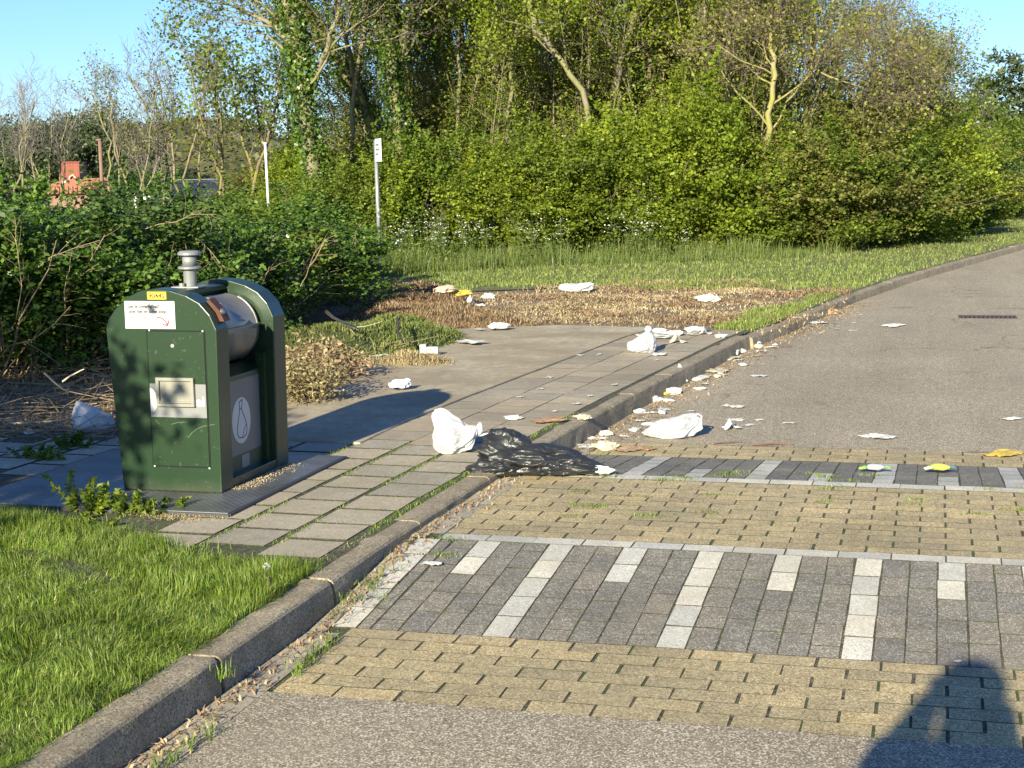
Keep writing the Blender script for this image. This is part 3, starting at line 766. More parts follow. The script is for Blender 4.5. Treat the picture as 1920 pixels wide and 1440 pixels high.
MAT['leaf_rose'] = leafmat('leaf_rose', (0.041, 0.091, 0.016), (0.088, 0.161, 0.024), (0.162, 0.253, 0.047), .3, .42)
MAT['leaf_pine'] = leafmat('leaf_pine', (.035, .055, .024), (.055, .078, .03), (.09, .11, .045), .15)
MAT['leaf_ivy'] = leafmat('leaf_ivy', (0.033, 0.068, 0.013), (0.078, 0.135, 0.021), (0.143, 0.216, 0.039), .2, .35)
MAT['leaf_scrub'] = leafmat('leaf_scrub', (0.057, 0.072, 0.025), (0.092, 0.102, 0.034), (0.138, 0.132, 0.052), .2)

LEAF = {}
def X_at(px, Y): return at_y(px, 320, Y).x

# ------------------------------------------------------------------ dune hill and far scrub
def hill_z(px, dist):     # skyline of the dune measured against the photograph
    y = np.interp(px, [-400, -40, 40, 130, 200, 260, 330, 400, 450, 520, 600, 700, 1000], [300, 265, 262, 268, 262, 256, 250, 246, 252, 272, 292, 320, 340])
    return HC+(333-y-.018*(px-960)*-0)/FPX*dist
V = []; F = []; nu, nv = 90, 26
for j in range(nv):
    Y = 95+j*3.6
    for i in range(nu):
        px = -500+i*18; p = at_y(px, 320, Y)
        d = (p-Vector((0, 0, HC))).dot(fwd)
        top = (np.interp(px, [-500, -40, 130, 200, 330, 400, 450, 520, 600, 700, 1100], [8, 7.0, 6.5, 6.7, 7.0, 7.15, 6.8, 5.3, 4.0, 2.6, 2.2]))
        z = top*math.sin(min(1, j/14.)*PI/2)**1.3+.25*mnoise.noise(Vector((p.x*.12, p.y*.12, 0)))*min(1, j/4)-.1
        V.append((p.x, p.y, z))
for j in range(nv-1):
    for i in range(nu-1): a = j*nu+i; F.append((a, a+1, a+nu+1, a+nu))
HV = np.array(V)
t = NT('dune_turf'); c = t.mix(t.ramp(t.noise(.16, 5, .6), [(.42, 0), (.55, 1)]), (.075, .085, .032), (.13, .12, .055))
c = t.mix(t.ramp(t.noise(.05, 3, .5), [(.56, 0), (.62, 1)]), c, (.3, .25, .16)); t.bsdf(c, 1., 0, t.bump(t.noise(2., 4), 1., .4), .1)
link('dune', mesh_np('dune', V, F, True), t.m, kind='structure')
rng = np.random.default_rng(3)
idx = rng.integers(0, len(HV), 26000); C = HV[idx]+rng.normal(size=(26000, 3))*np.array([1.6, 1.6, .18])
dens = np.array([mnoise.noise(Vector((c[0]*.09, c[1]*.09, 3.))) for c in C]); C = C[dens > -.12]
C[:, 2] += .15
link('dune_scrub', leaves_mesh('dune_scrub', C, .55, .4, rng, .4), MAT['leaf_scrub'], kind='stuff')

# pines on the dune: clumpy dark crowns
def clump_crown(seed, rx, ry, rz, zc, nclump, per, sig, leafL, leafW, flat=.3, shell=.55, rough=.35, shoots=0, sl=.4, low=0.):
    r = np.random.default_rng(seed); cs = []
    while len(cs) < nclump:
        d = r.normal(size=3); d /= np.linalg.norm(d)
        k = (shell+(1-shell)*r.random())*(1+rough*mnoise.noise(Vector(d*1.7)+Vector((seed, 0, 0))))
        c = np.array([d[0]*rx*k, d[1]*ry*k, zc+d[2]*rz*k])
        if c[2] > .05: cs.append(c)
    cs = np.array(cs); n = nclump*per
    C = cs[r.integers(0, nclump, n)]+r.normal(size=(n, 3))*sig*np.array([1.15, 1.15, .75])
    if shoots:
        S_ = []
        for q in range(shoots):
            b = cs[r.integers(0, nclump)]; d = (b-np.array([0, 0, zc*.6])); d[2] = abs(d[2])*.6+.25*np.linalg.norm(d)+.1; d /= np.linalg.norm(d); d += r.normal(size=3)*.25; L_ = sl*r.uniform(.4, 1.3)
            u = r.random(34)[:, None]; S_.append(b+d*u*L_+np.array([0, 0, -.12*L_])*u**2+r.normal(size=(34, 3))*(.012+.03*(1-u)))
        C = np.concatenate([C]+S_)
    C = C[C[:, 2] > .02]
    if low: C = C[r.random(len(C)) < np.clip(C[:, 2]/low, .12, 1)**1.5]
    return C, leafL, leafW, flat, r
def crown_mesh(name, *a, **k):
    C, L, W, fl, r = clump_crown(*a, **k); return leaves_mesh(name, C, L, W, r, fl)
pine_m = [crown_mesh('crown', 40+i, 2.6, 2.6, 1.9, 2.8, 60, 110, .3, .2, .11, .1, .5, .5) for i in range(3)]
tr_m = MB().tube([(0, 0, 0), (.1, 0, 1.5), (0, .1, 3.5)], [.16, .13, .06], 7).mesh('trunk', True)
pines = [(-30, 92, 1.15), (28, 97, .95), (70, 90, 1.05), (112, 95, 1.0), (150, 92, 1.15), (178, 98, 1.25), (212, 93, 1.15), (-75, 90, 1.1)]
plab = ['dark pine at the skyline behind the red brick chimney', 'dark pine left of the brown post on the dune skyline']
for i, (px, Y, s) in enumerate(pines):
    o = thing('pine_tree', where('dark bushy pine on the dune skyline', px), 'pine tree', (X_at(px, Y), Y, 0), RNG.uniform(0, 6), 'pines on the dune skyline', s*1.08)
    link('crown', pine_m[i % 3], MAT['leaf_pine'], o); link('trunk', tr_m, MAT['bark'], o)

# ------------------------------------------------------------------ red brick building, post, car
BX = X_at(128, 70.); bd = thing('brick_building', 'low brick building with orange red tiled roof and square brick chimney behind the hedge', 'building', (BX, 70., 0), math.radians(17))
brk = NT('red_brick'); bt = brk.n('ShaderNodeTexBrick'); bt.inputs['Scale'].default_value = 4.; brk.l(brk.obj(), bt.inputs['Vector'])
bt.inputs['Color1'].default_value = (.22, .06, .04, 1); bt.inputs['Color2'].default_value = (.27, .085, .055, 1); bt.inputs['Mortar'].default_value = (.24, .14, .1, 1)
brk.bsdf(bt.outputs[0], .9)
link('wall', MB().box(-1.0, 4.6, 0, 5, 0, .95).mesh('wall'), brk.m, bd)
roofm = simple('roof_tile', (.27, .11, .07), .85, var=.25, vs=3)
rf = link('roof', MB().prism_xz([(-1.25, .93), (4.8, .93), (4.6, 1.35), (2.9, 1.72), (-.2, 1.62), (-1.2, 1.3)], -.3, 5.2).mesh('roof'), roofm, bd)
rmesh = MB().tube([(0, -.32, 0), (0, -.32, .34)], .05, 6).mesh('roof_tile', True)
for k in range(27): link('roof_tile', rmesh, roofm, bd, loc=(-1.1+k*.22, 0, .95))
ch = link('chimney', MB().box(-.45, .5, .2, 1.6, 1.4, 2.45).mesh('chimney'), brk.m, rf)
link('chimney', MB().box(-.5, .55, .15, 1.65, 2.45, 2.52).mesh('cap'), simple('dark_brick', (.2, .06, .045), .9), rf)
link('vent_pipe', MB().tube([(-.25, .1, 1.3), (-.25, .1, 1.75)], .06, 8).mesh('vent_pipe', True), MAT['galv'], bd)
link('vent_arch', MB().tube([(.0, .1, 1.45), (.03, .1, 1.75), (.18, .1, 1.85), (.33, .1, 1.7), (.36, .1, 1.45)], .05, 8).mesh('vent_arch', True), simple('pink_pipe', (.6, .35, .28), .7), bd)
o = thing('brown_post', 'tall rusty brown post rising behind the hedge right of the brick chimney', 'post', (X_at(190, 64.), 64., 0))
link('shaft', MB().tube([(0, 0, 0), (0, 0, 3.35)], .085, 10).mesh('shaft', True), simple('rust_brown', (.2, .115, .085), .8, var=.3, vs=4), o)
link('post_cap', MB().box(-.11, .11, -.11, .11, 3.35, 3.42).mesh('post_cap'), bpy.data.materials['rust_brown'], o)

def build_car(loc, rz):
    o = thing('parked_car', 'dark grey parked car half hidden behind the hedge and bare trees', 'car', loc, rz)
    body = simple('car_paint', (.035, .038, .05), .25, .3, .05, spec=.6)
    gl = simple('car_glass', (.02, .025, .03), .08, .0, .05, spec=.8)
    def shell(name, prof, wd, mat, par, inset=None):
        mb = MB(); n = len(prof); rows = []
        for y_, sc_ in ((-wd/2, .93), (-wd/2*.93, 1.), (wd/2*.93, 1.), (wd/2, .93)):
            rows.append([(x_, y_, .55+(z_-.55)*(.97 if sc_ < 1 else 1)) for x_, z_ in prof])
        vs = [v_ for r_ in rows for v_ in r_]; fs = []
        for i in range(3):
            for k in range(n): fs.append((i*n+k, i*n+(k+1) % n, (i+1)*n+(k+1) % n, (i+1)*n+k))
        fs += [tuple(range(n)), tuple(3*n+k for k in reversed(range(n)))]
        return link(name, mb.add(vs, fs).mesh(name), mat, par)
    b = shell('body', [(-2.1, .3), (-2.15, .6), (-2.05, .9), (-1.6, .97), (1.1, .95), (1.9, .82), (2.12, .6), (2.1, .3)], 1.75, body, o)
    bevel(b, .03)
    c_ = MB(); lo = [(-1.85, -.8), (1.25, -.8), (1.25, .8), (-1.85, .8)]; hi = [(-1.35, -.6), (.35, -.6), (.35, .6), (-1.35, .6)]
    c_.add([(x, y, .93) for x, y in lo]+[(x, y, 1.38) for x, y in hi], [(0, 1, 5, 4), (1, 2, 6, 5), (2, 3, 7, 6), (3, 0, 4, 7), (4, 5, 6, 7)])
    link('windows', c_.mesh('windows'), gl, o)
    bevel(link('roof', MB().prism_xz([(-1.45, 1.37), (-1.2, 1.45), (.1, 1.46), (.42, 1.37)], -.64, .64).mesh('roof'), body, o), .02)
    for x0_, x1_ in ((-1.85, -1.38), (-.45, -.5), (1.27, .38)):
        for s_ in (-1, 1): link('pillar', MB().tube([(x0_, s_*.82, .93), (x1_, s_*.62, 1.4)], .035, 6).mesh('pillar'), body, o)
    for s_ in (-1, 1): link('roof_rail', MB().tube([(-1.2, s_*.56, 1.49), (.1, s_*.56, 1.49)], .015, 6).mesh('roof_rail'), MAT['galv'], o)
    tyre = simple('tyre', (.02, .02, .02), .9); wm = MB().lathe([(.2, -.1), (.31, -.1), (.33, -.06), (.33, .06), (.31, .1), (.2, .1)], 24).mesh('tyre', True)
    rim = MB().lathe([(.05, -.07), (.2, -.1), (.2, .1), (.05, .07)], 12).mesh('rim')
    for x_ in (-1.35, 1.35):
        for s_ in (-1, 1):
            w_ = link('wheel', wm, tyre, o, loc=(x_, s_*.78, .33), rot=(PI/2, 0, 0)); link('rim', rim, MAT['galv'], w_)
    for s_ in (-1, 1):
        link('headlight', MB().box(2.0, 2.13, s_*.62-.16, s_*.62+.16, .62, .74).mesh('headlight'), MAT['sticker_white'], o)
        link('mirror', MB().box(.75, .9, s_*.95-.09, s_*.95+.09, .95, 1.08).mesh('mirror'), body, o)
build_car((X_at(400, 50.), 50., .06), math.radians(-8))

# ------------------------------------------------------------------ trees
SPEC_BARE = [dict(n=9, L=2.6, ang=38, rr=.55, up=.1, wander=.2, seg=5, **{'from': .3}), dict(n=7, L=1.3, ang=42, rr=.5, up=.08, wander=.22, seg=4, rmax=.03),
             dict(n=5, L=.65, ang=45, rr=.55, up=.06, wander=.22, seg=3, rmax=.01, rmin=.0045), dict(n=3, L=.32, ang=45, rr=.7, up=.03, wander=.2, seg=2, rmax=.005, rmin=.0035)]
def make_tree(seed, trunks, spec, leafn=0, sigma=.12, leaf=(.07, .05), sub=1):
    """trunks: list of (points, r0, r1); returns meshes trunk, twigs, foliage"""
    T = Tree(seed)
    for pts, r0, r1 in trunks:
        P = [np.array(p, float) for p in pts]
        # refine and roughen
        Q = []
        for a, b in zip(P[:-1], P[1:]):
            for k in range(4): Q.append(a+(b-a)*k/4+T.r.normal(size=3)*np.array([.025, .025, 0])*(1 if Q else 0))
        Q.append(P[-1]); rad = [r0+(r1-r0)*i/(len(Q)-1) for i in range(len(Q))]
        T.big += [(Q[i], Q[i+1], rad[i], rad[i+1]) for i in range(len(Q)-1)]
        T.grow(Q, rad, 0, spec)
    out = [segs_mesh('trunk', T.big, 7), segs_mesh('twigs', T.small, 3)]
    if leafn: out.append(leaves_mesh('foliage', T.leaf_pts(leafn, sigma), leaf[0], leaf[1], T.r, .3))
    else: out.append(None)
    return out, T
def put_tree(parts, name, label, cat, loc, rz, mats, group=None, scale=1.):
    o = thing(name, label, cat, loc, rz, group, scale)
    link('trunk', parts[0], mats[0], o); link('twigs', parts[1], mats[1], o)
    if parts[2]: link('foliage', parts[2], mats[2], o)
    return o

# small stunted trees behind the hedge (multi stemmed)
def multi(seed, n, h, spread, leafn=0, spec=None, leaf=(.06, .045), r0=.032, sig=.1):
    r = np.random.default_rng(seed); tr = []
    for i in range(n):
        a = 2*PI*i/n+r.uniform(-.5, .5); b = spread*r.uniform(.4, 1)
        k1 = np.array([math.cos(a)*b*.35+r.normal()*.12, math.sin(a)*b*.35+r.normal()*.12, h*.35]); k2 = np.array([math.cos(a)*b*.6+r.normal()*.15, math.sin(a)*b*.6, h*.62]); k3 = np.array([math.cos(a)*b, math.sin(a)*b, h*.9])
        tr.append(([(math.cos(a)*.1, math.sin(a)*.1, 0), k1, k2, k3], r0*r.uniform(.8, 1.2), .016))
    return make_tree(seed, tr, spec or S2_, leafn, sig, leaf)
S2_ = [dict(n=7, L=1.5, ang=34, rr=.5, up=.14, wander=.22, seg=5, rmax=.025, **{'from': .4}), dict(n=6, L=.7, ang=38, rr=.5, up=.1, wander=.2, seg=3, rmax=.011, rmin=.006), dict(n=4, L=.38, ang=38, rr=.6, up=.05, wander=.2, seg=2, rmax=.007, rmin=.0045)]
mA, _ = multi(11, 5, 4.0, 1.5)
mB_, _ = multi(12, 5, 4.3, 1.5, 2600)
mC, _ = multi(13, 3, 4.2, 1.3, 2900, leaf=(.08, .06), r0=.04, sig=.16)
mats_g = (MAT['bark_pale'], MAT['twig_grey'], MAT['leaf_olive'])
for px, Y, m_, rz, s, lab in (
    (8, 36, mA, .3, 1.0, 'leafless multi-stemmed dune tree at the very left edge behind the hedge'),
    (78, 38, mA, 2.1, .98, 'leafless grey tree with spreading top just left of the brick chimney'),
    (-70, 37, mA, 4.1, 1.05, 'leafless tree just outside the left edge of the view'),
    (240, 33, mB_, 1.2, .93, 'stunted tree with crooked pale stems right of the brown post'),
    (292, 37, mA, 3.3, .8, 'low leafless tree with twisted stems behind the rose hedge'),
    (352, 34, mA, 5.0, 1.12, 'tall upright leafless tree with many fine stems above the dark car')):
    put_tree(m_, 'dune_tree', lab, 'tree', (X_at(px, Y), Y, .0), rz, mats_g, None, s)
for px, Y, rz, s, lab in ((430, 31, .4, 1.1, 'thin tree with tufts of fresh leaves left of the white post'), (505, 34, 2.4, 1.05, 'loose leafy tree standing right behind the white post'), (640, 37, 3.9, 1.15, 'airy young tree between the two leaning trunks')):
    put_tree(mC, 'young_tree', lab, 'tree', (X_at(px, Y), Y, 0), rz, (MAT['bark'], MAT['twig'], MAT['leaf_mid']), None, s)

# the wood: trunks traced on their own distance, each grows its own limbs
SPEC_W = [dict(n=9, L=2.0, ang=42, rr=.42, up=.12, wander=.2, seg=5, rmax=.032, **{'from': .3}), dict(n=7, L=1.0, ang=42, rr=.45, up=.06, wander=.22, seg=3, rmax=.02, rmin=.008),
          dict(n=5, L=.5, ang=45, rr=.55, up=.03, wander=.2, seg=2, rmax=.008, rmin=.005)]
def wood_tree(seed, path, Y, r0, r1, label, leafn=6000, leaf=(.065, .05), mats=None, ivy=0, name='woodland_tree', extra=None, spec=None, sigma=.17, group=None):
    r = np.random.default_rng(seed); base = at_y(path[0][0], path[0][1], Y); base.z = .08
    pts = [(0, 0, 0)]
    for i, (px, py) in enumerate(path[1:] if path[0][1] > 360 else path):
        p = at_y(px, py, Y)-base; pts.append((p.x, r.normal()*.12, p.z))
    if path[-1][1] < 30:   # carries on above the frame
        a, b = np.array(pts[-2]), np.array(pts[-1]); d = (b-a)/np.linalg.norm(b-a); d[2] = abs(d[2])+.3; d /= np.linalg.norm(d)
        pts.append(tuple(b+d*1.6)); pts.append(tuple(b+d*2.6+np.array([.15, 0, .4])))
    trunks = [(pts, r0, r1)]
    for e in (extra or []):
        q = [at_y(px, py, Y)-base for px, py in e]; trunks.append(([(p.x, r.normal()*.1, p.z) for p in q], r1*.75, r1*.35))
    parts, T = make_tree(seed, trunks, spec or SPEC_W, int(leafn*1.5), sigma, leaf)
    mats = mats or (MAT['bark'], MAT['twig'], MAT['leaf_mid'])
    o = put_tree(parts, name, label, 'tree', base.to_tuple(), 0, mats, group)
    if ivy:
        P = [np.array(p) for p in pts[:-1]]; C = []
        n = ivy; 
        for _ in range(n):
            j = r.integers(0, len(P)-1); u = r.random(); c = P[j]*(1-u)+P[j+1]*u; a = r.uniform(0, 2*PI); q = r0*1.0+abs(r.normal())*.1
            C.append(c+np.array([math.cos(a)*q, math.sin(a)*q, r.normal()*.05]))
        link('ivy', leaves_mesh('ivy', np.array(C), .075, .07, r, .1), MAT['leaf_ivy'], o)
    return o
LB = MAT['leaf_bright']; LM = MAT['leaf_mid']; LO = MAT['leaf_olive']; BK = MAT['bark']; TW = MAT['twig']; BP = MAT['bark_pale']
wood_tree(101, [(606, 400), (592, 300), (575, 180), (556, 90), (532, -10)], 28, .15, .085, 'thick leaning tree wrapped in dark ivy right of the white post', 5000, mats=(BP, TW, LM), ivy=4500, name='ivy_tree',
          extra=[[(556, 90), (500, 40), (430, 10)], [(575, 180), (620, 60), (650, -20)]])
wood_tree(102, [(708, 380), (690, 215), (630, 120), (585, 40), (560, -20)], 31, .12, .09, 'slanting dark trunk leaning left over the notice panel', 4500, ivy=3500, extra=[[(690, 215), (640, 60), (625, -20)]], mats=(BK, TW, LM))
wood_tree(103, [(748, 390), (744, 260), (738, 120), (730, 40), (722, -10)], 30, .13, .12, 'straight ivy-covered trunk directly above the notice panel', 5000, ivy=5000, extra=[[(738, 120), (765, 60), (790, -20)], [(735, 80), (700, 30), (690, -20)]], mats=(BP, TW, LM))
wood_tree(104, [(895, 380), (892, 200), (873, 120), (858, 30), (850, -20)], 33, .07, .06, 'slender pale trunk rising from the bushes left of the wood centre', 6000, mats=(BP, TW, LB))
wood_tree(105, [(955, 400), (948, 190), (925, 110), (945, 20), (948, -20)], 32, .08, .06, 'pale kinked trunk near the centre of the wood', 6000, mats=(BP, TW, LO), extra=[[(925, 110), (900, 50), (885, -20)]])
wood_tree(106, [(1122, 400), (1118, 290), (1090, 170), (1050, 110), (1005, 55), (985, -10)], 29, .058, .045, 'long thin pale trunk leaning left across the wood', 7000, mats=(BP, TW, LB))
wood_tree(107, [(1040, 400), (1030, 260), (1000, 180), (985, 80), (1010, -10)], 35, .08, .06, 'mossy trunk behind the long leaning one', 6000, mats=(BK, TW, LO), ivy=2500)
wood_tree(108, [(1140, 400), (1150, 200), (1158, 120), (1175, 60), (1205, -10)], 31, .08, .07, 'pale trunk curving right at the top of the wood', 7000, mats=(BP, TW, LB), extra=[[(1158, 120), (1130, 40), (1110, -20)]])
wood_tree(109, [(1250, 400), (1255, 240), (1240, 120), (1235, -20)], 34, .09, .08, 'dark ivy-hung trunk right of the wood centre', 7500, ivy=6000, mats=(BK, TW, LM))
wood_tree(110, [(1330, 400), (1335, 240), (1320, 120), (1345, -20)], 35, .09, .08, 'tall tree wrapped in hanging ivy above the bright bushes', 7500, ivy=7000, mats=(BK, TW, LM))
wood_tree(111, [(1428, 440), (1440, 270), (1452, 160), (1448, 90), (1440, 40)], 30, .07, .03, 'forked yellowish lichen-covered tree in the right half of the wood', 3500, mats=(MAT['bark_lichen'], MAT['twig'], LO), extra=[[(1440, 262), (1475, 190), (1522, 128), (1520, 70)], [(1522, 128), (1570, 150), (1620, 165)], [(1452, 160), (1420, 145), (1400, 120)]])
wood_tree(112, [(1395, 400), (1390, 240), (1400, 100), (1410, -20)], 36, .09, .07, 'shadowy trunk behind the forked lichen tree', 7000, ivy=5000, mats=(BK, TW, LO))
wood_tree(113, [(822, 400), (818, 220), (825, 100), (815, -20)], 36, .08, .06, 'thin tree with loose leaves between notice panel and wood centre', 6000, mats=(BK, TW, LM))
wood_tree(114, [(1070, 380), (1075, 200), (1068, 90), (1080, -20)], 38, .09, .07, 'dark trunk at the back of the wood centre', 7000, ivy=5000, mats=(BK, TW, LM))
wood_tree(115, [(1190, 380), (1195, 200), (1215, 90), (1222, -20)], 38, .09, .07, 'back row tree with dense green top right of centre', 8000, ivy=3000, mats=(BK, TW, LB))
wood_tree(116, [(975, 380), (980, 200), (960, 90), (965, -20)], 39, .09, .07, 'back row tree with sparse top at the centre', 6000, ivy=4000, mats=(BK, TW, LM))
wood_tree(117, [(1290, 380), (1292, 200), (1285, 90), (1280, -20)], 40, .09, .07, 'back row tree with brownish top right of centre', 7000, ivy=3000, mats=(BK, TW, LO))
wood_tree(118, [(680, 380), (672, 200), (665, 90), (660, -20)], 40, .07, .06, 'thin back row tree between the two ivy trunks', 3500, mats=(BK, TW, LM))
SPEC_L = [dict(n=7, L=1.3, ang=38, rr=.4, up=.14, wander=.18, seg=4, rmax=.016, **{'from': .35}), dict(n=6, L=.6, ang=40, rr=.5, up=.06, wander=.2, seg=3, rmax=.008, rmin=.005)]
for i, px in enumerate([655, 775, 840, 868, 912, 930, 992, 1022, 1096, 1172, 1226, 1268, 1312, 1362, 1412, 1502]):
    r = random.Random(px); l = r.uniform(-60, 60); Y = 30.5+(i*1.7) % 4
    wood_tree(600+i, [(px, 400), (px+l*.25+r.uniform(-8, 8), 280), (px+l*.6+r.uniform(-10, 10), 140), (px+l, -20)], Y, r.uniform(.04, .06), .032, where(['pale slender trunk', 'thin grey-brown trunk', 'thin upright mossy trunk'][i % 3], px), 1500, mats=((BP, BK, BP)[i % 3], TW, (LB, LM, LO)[i % 3]), spec=SPEC_L, ivy=(0, 900, 0)[i % 3], name='slender_tree')
# big twiggy tree at the right, crown of fine reddish grey shoots
SPEC_T = [dict(n=12, L=2.3, ang=50, rr=.5, up=.12, wander=.16, seg=5, rmax=.05, **{'from': .2}), dict(n=9, L=1.2, ang=40, rr=.5, up=.1, wander=.18, seg=4, rmax=.02, rmin=.008),
          dict(n=7, L=.6, ang=38, rr=.5, up=.06, wander=.16, seg=3, rmax=.008, rmin=.0055), dict(n=2, L=.3, ang=35, rr=.7, up=.03, wander=.2, seg=2, rmax=.006, rmin=.005)]
wood_tree(121, [(1500, 420), (1510, 260), (1520, 130), (1530, 50)], 34, .12, .05, 'large twiggy tree with barely open leaves right of the lichen tree', 7000, (.05, .035), (BK, MAT['twig_grey'], LO), spec=SPEC_T, sigma=.1, name='twiggy_tree')
wood_tree(122, [(1620, 420), (1625, 290), (1632, 170), (1640, 105)], 35, .1, .05, 'twiggy tree with grey-brown crown against the sky at the right', 7000, (.05, .035), (BK, MAT['twig_grey'], LO), spec=SPEC_T, sigma=.1, name='twiggy_tree')
wood_tree(123, [(1700, 420), (1705, 310), (1710, 230), (1716, 175)], 37, .08, .04, 'outermost twiggy tree whose fine shoots reach into the blue sky', 9000, (.06, .042), (BK, MAT['twig_grey'], LM), spec=SPEC_T, sigma=.1, name='twiggy_tree')
wood_tree(124, [(1380, 420), (1420, 200), (1460, 60), (1480, -20)], 38, .1, .06, 'twiggy tree filling the top of the wood behind the forked one', 8000, (.06, .042), (BK, MAT['twig_grey'], LO), spec=SPEC_T, sigma=.1, name='twiggy_tree')

# slender leafy saplings that fill the wood with fine branches up to the top of the view
SAP = []
for k in range(4):
    T = Tree(500+k)
    for i in range(8):
        a = T.r.uniform(0, 2*PI); pts, rad = T.path((.3*math.cos(a), .3*math.sin(a), 0), (math.cos(a)*.22, math.sin(a)*.22, 1), T.r.uniform(4.2, 6.4), .03, 10, .07, .05, .3)
        T.grow(pts, rad, 0, [dict(n=15, L=1.15, ang=48, rr=.45, seg=4, up=.1, wander=.18, rmin=.006, rmax=.012, **{'from': .15}), dict(n=4, L=.5, ang=45, rr=.6, seg=2, up=.05, rmin=.0045)])
    SAP.append((segs_mesh('stems', T.big+T.small, 4), leaves_mesh('foliage', T.leaf_pts(8000, .075), .054, .04, T.r, .3)))
for i in range(44):
    px = 670+(i % 22)*38+RNG.uniform(-16, 16); Y = (32.5 if i < 22 else 37.5)+RNG.uniform(-1, 2); k = i % 4
    mt = [LB, LM, LB, LO][(i*7+i//5) % 4] if i < 22 else [LM, LO, LB, LM][i % 4]
    if px > 1440 and i < 22: Y += 2
    o = thing('sapling', where({'leaf_bright': 'bright leafy', 'leaf_mid': 'green', 'leaf_olive': 'olive tinted'}[mt.name]+' sapling', px), 'sapling', (X_at(px, Y), Y, .05), RNG.uniform(0, 6.28), 'leafy saplings filling the wood', (1.1, 1.1, RNG.uniform(.5, .85) if px < 860 else RNG.uniform(.85, 1.2) if px < 1400 else RNG.uniform(.72, .95) if px < 1580 else .6))
    fm = SAP[k][1].copy() if (k, mt.name) not in LEAF else LEAF[(k, mt.name)]
    if (k, mt.name) not in LEAF: fm.materials.clear(); fm.materials.append(mt); LEAF[(k, mt.name)] = fm
    link('stems', SAP[k][0], BP, o); link('foliage', fm, None, o)

# ------------------------------------------------------------------ bushes along the front of the wood
def bush_mesh(seed, leaf, nclump=85, per=240, sig=.13, **k):
    return crown_mesh('foliage', seed, 1.3, 1.1, 1.2, 1.05, nclump, per, sig, leaf[0], leaf[1], .35, .5, .75, 420, .6)
BM = [bush_mesh(200+i, (.056, .041)) for i in range(4)]
def stems_mesh(seed, n=16, h=1.8, sp=.9):
    T = Tree(seed)
    for i in range(n):
        a = T.r.uniform(0, 2*PI); T.grow(*T.path((0.1*math.cos(a), .1*math.sin(a), 0), (math.cos(a)*sp*.6, math.sin(a)*sp*.6, 1), h*T.r.uniform(.7, 1.2), .016, 6, .14, .03), 0, [dict(n=5, L=.5, ang=40, rr=.5, seg=3, rmin=.004, up=.05)])
    return segs_mesh('stems', T.big+T.small, 3)
ST = [stems_mesh(230+i) for i in range(3)]
def bush(px, Y, s, hz, mat, label, i, name='bush', ms=None, group=None, st=None):
    o = thing(name, label, 'bush', (X_at(px, Y), Y, .06), (i*2.39) % 6.28, group, (s, s, s*hz))
    link('foliage', (ms or BM)[i % len(ms or BM)], None, o); 
    link('stems', ST[i % 3], st or MAT['twig'], o)
    fo = [c for c in o.children if c.name.startswith('foliage')]
    return o
# a mesh keeps one material, so each tint has its own set
def tint(ms, mat):
    out = []
    for m_ in ms:
        c = m_.copy(); c.materials.clear(); c.materials.append(mat); out.append(c)
    return out
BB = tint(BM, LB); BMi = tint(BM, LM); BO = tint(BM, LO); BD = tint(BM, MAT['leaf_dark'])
bl = [ # px, Y, scale, height factor, set, label
 (655, 27, .95, .95, BMi, 'rounded green bush at the foot of the thick ivy tree'),
 (735, 27.5, 1.0, 1.0, BB, 'fresh green bush behind the notice panel post'),
 (560, 29, .9, .8, BB, 'yellow-green bush left of the ivy tree foot'),
 (800, 27.5, 1.05, 1.0, BMi, 'green bush right of the notice panel above the cow parsley'),
 (870, 28.5, 1.1, 1.08, BMi, 'tall green bush left of the wood centre'),
 (940, 28, 1.1, .95, BB, 'dense bush below the pale kinked trunk'),
 (1010, 28.5, 1.15, .98, BMi, 'dense bush at the centre of the wood front'),
 (1075, 28.3, 1.1, .92, BB, 'leafy bush where the long leaning trunk starts'),
 (1140, 28.6, 1.2, 1.0, BMi, 'shaded green bush right of the leaning trunk foot'),
 (1210, 28.8, 1.2, 1.15, BB, 'tall bright yellow-green maple bush in the wood front'),
 (1280, 29, 1.25, 1.2, BB, 'brightest and tallest fresh green bush right of centre'),
 (1345, 29.5, 1.2, 1.0, BB, 'bright bush left of the forked lichen tree'),
 (1410, 29.3, 1.15, .82, BMi, 'low green bush at the foot of the lichen tree'),
 (1475, 29.8, 1.2, .9, BO, 'olive bush just right of the lichen tree'),
 (1540, 29.5, 1.2, .9, BMi, 'wide olive-green bush over the mown verge'),
 (1600, 30, 1.25, .9, BO, 'brownish green bush below the twiggy crown'),
 (1660, 31, 1.2, .85, BMi, 'bush with pale sprig near the verge'),
 (1700, 33, 1.3, .9, BB, 'yellow-green bush near the right end of the wood'),
 (1745, 36, 1.3, .85, BMi, 'last large bush before the gap at the right'),
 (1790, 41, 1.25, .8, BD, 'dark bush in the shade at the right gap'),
 (1835, 46, 1.3, .8, BO, 'brown-green bush at the right far end of the verge'),
 (1885, 49, 1.3, .75, BMi, 'far right bush in front of the dark conifer'),
 (1940, 50, 1.4, .85, BMi, 'bush at the extreme right edge of the view'),
 (1760, 47, 1.5, .95, BO, 'tall hazy bush behind the right gap'),
 (1830, 54, 1.6, .85, BMi, 'tall round bush left of the dark conifer'),
 (1935, 57, 1.6, .85, BMi, 'tall round bush right of the dark conifer'),
 (1990, 52, 1.5, 1., BMi, 'bush beyond the right edge of the view')]
for i, (px, Y, s, hz, ms, lab) in enumerate(bl): bush(px, Y, s, hz*(.84 if px < 1600 else .92), None, lab, i, ms=ms)
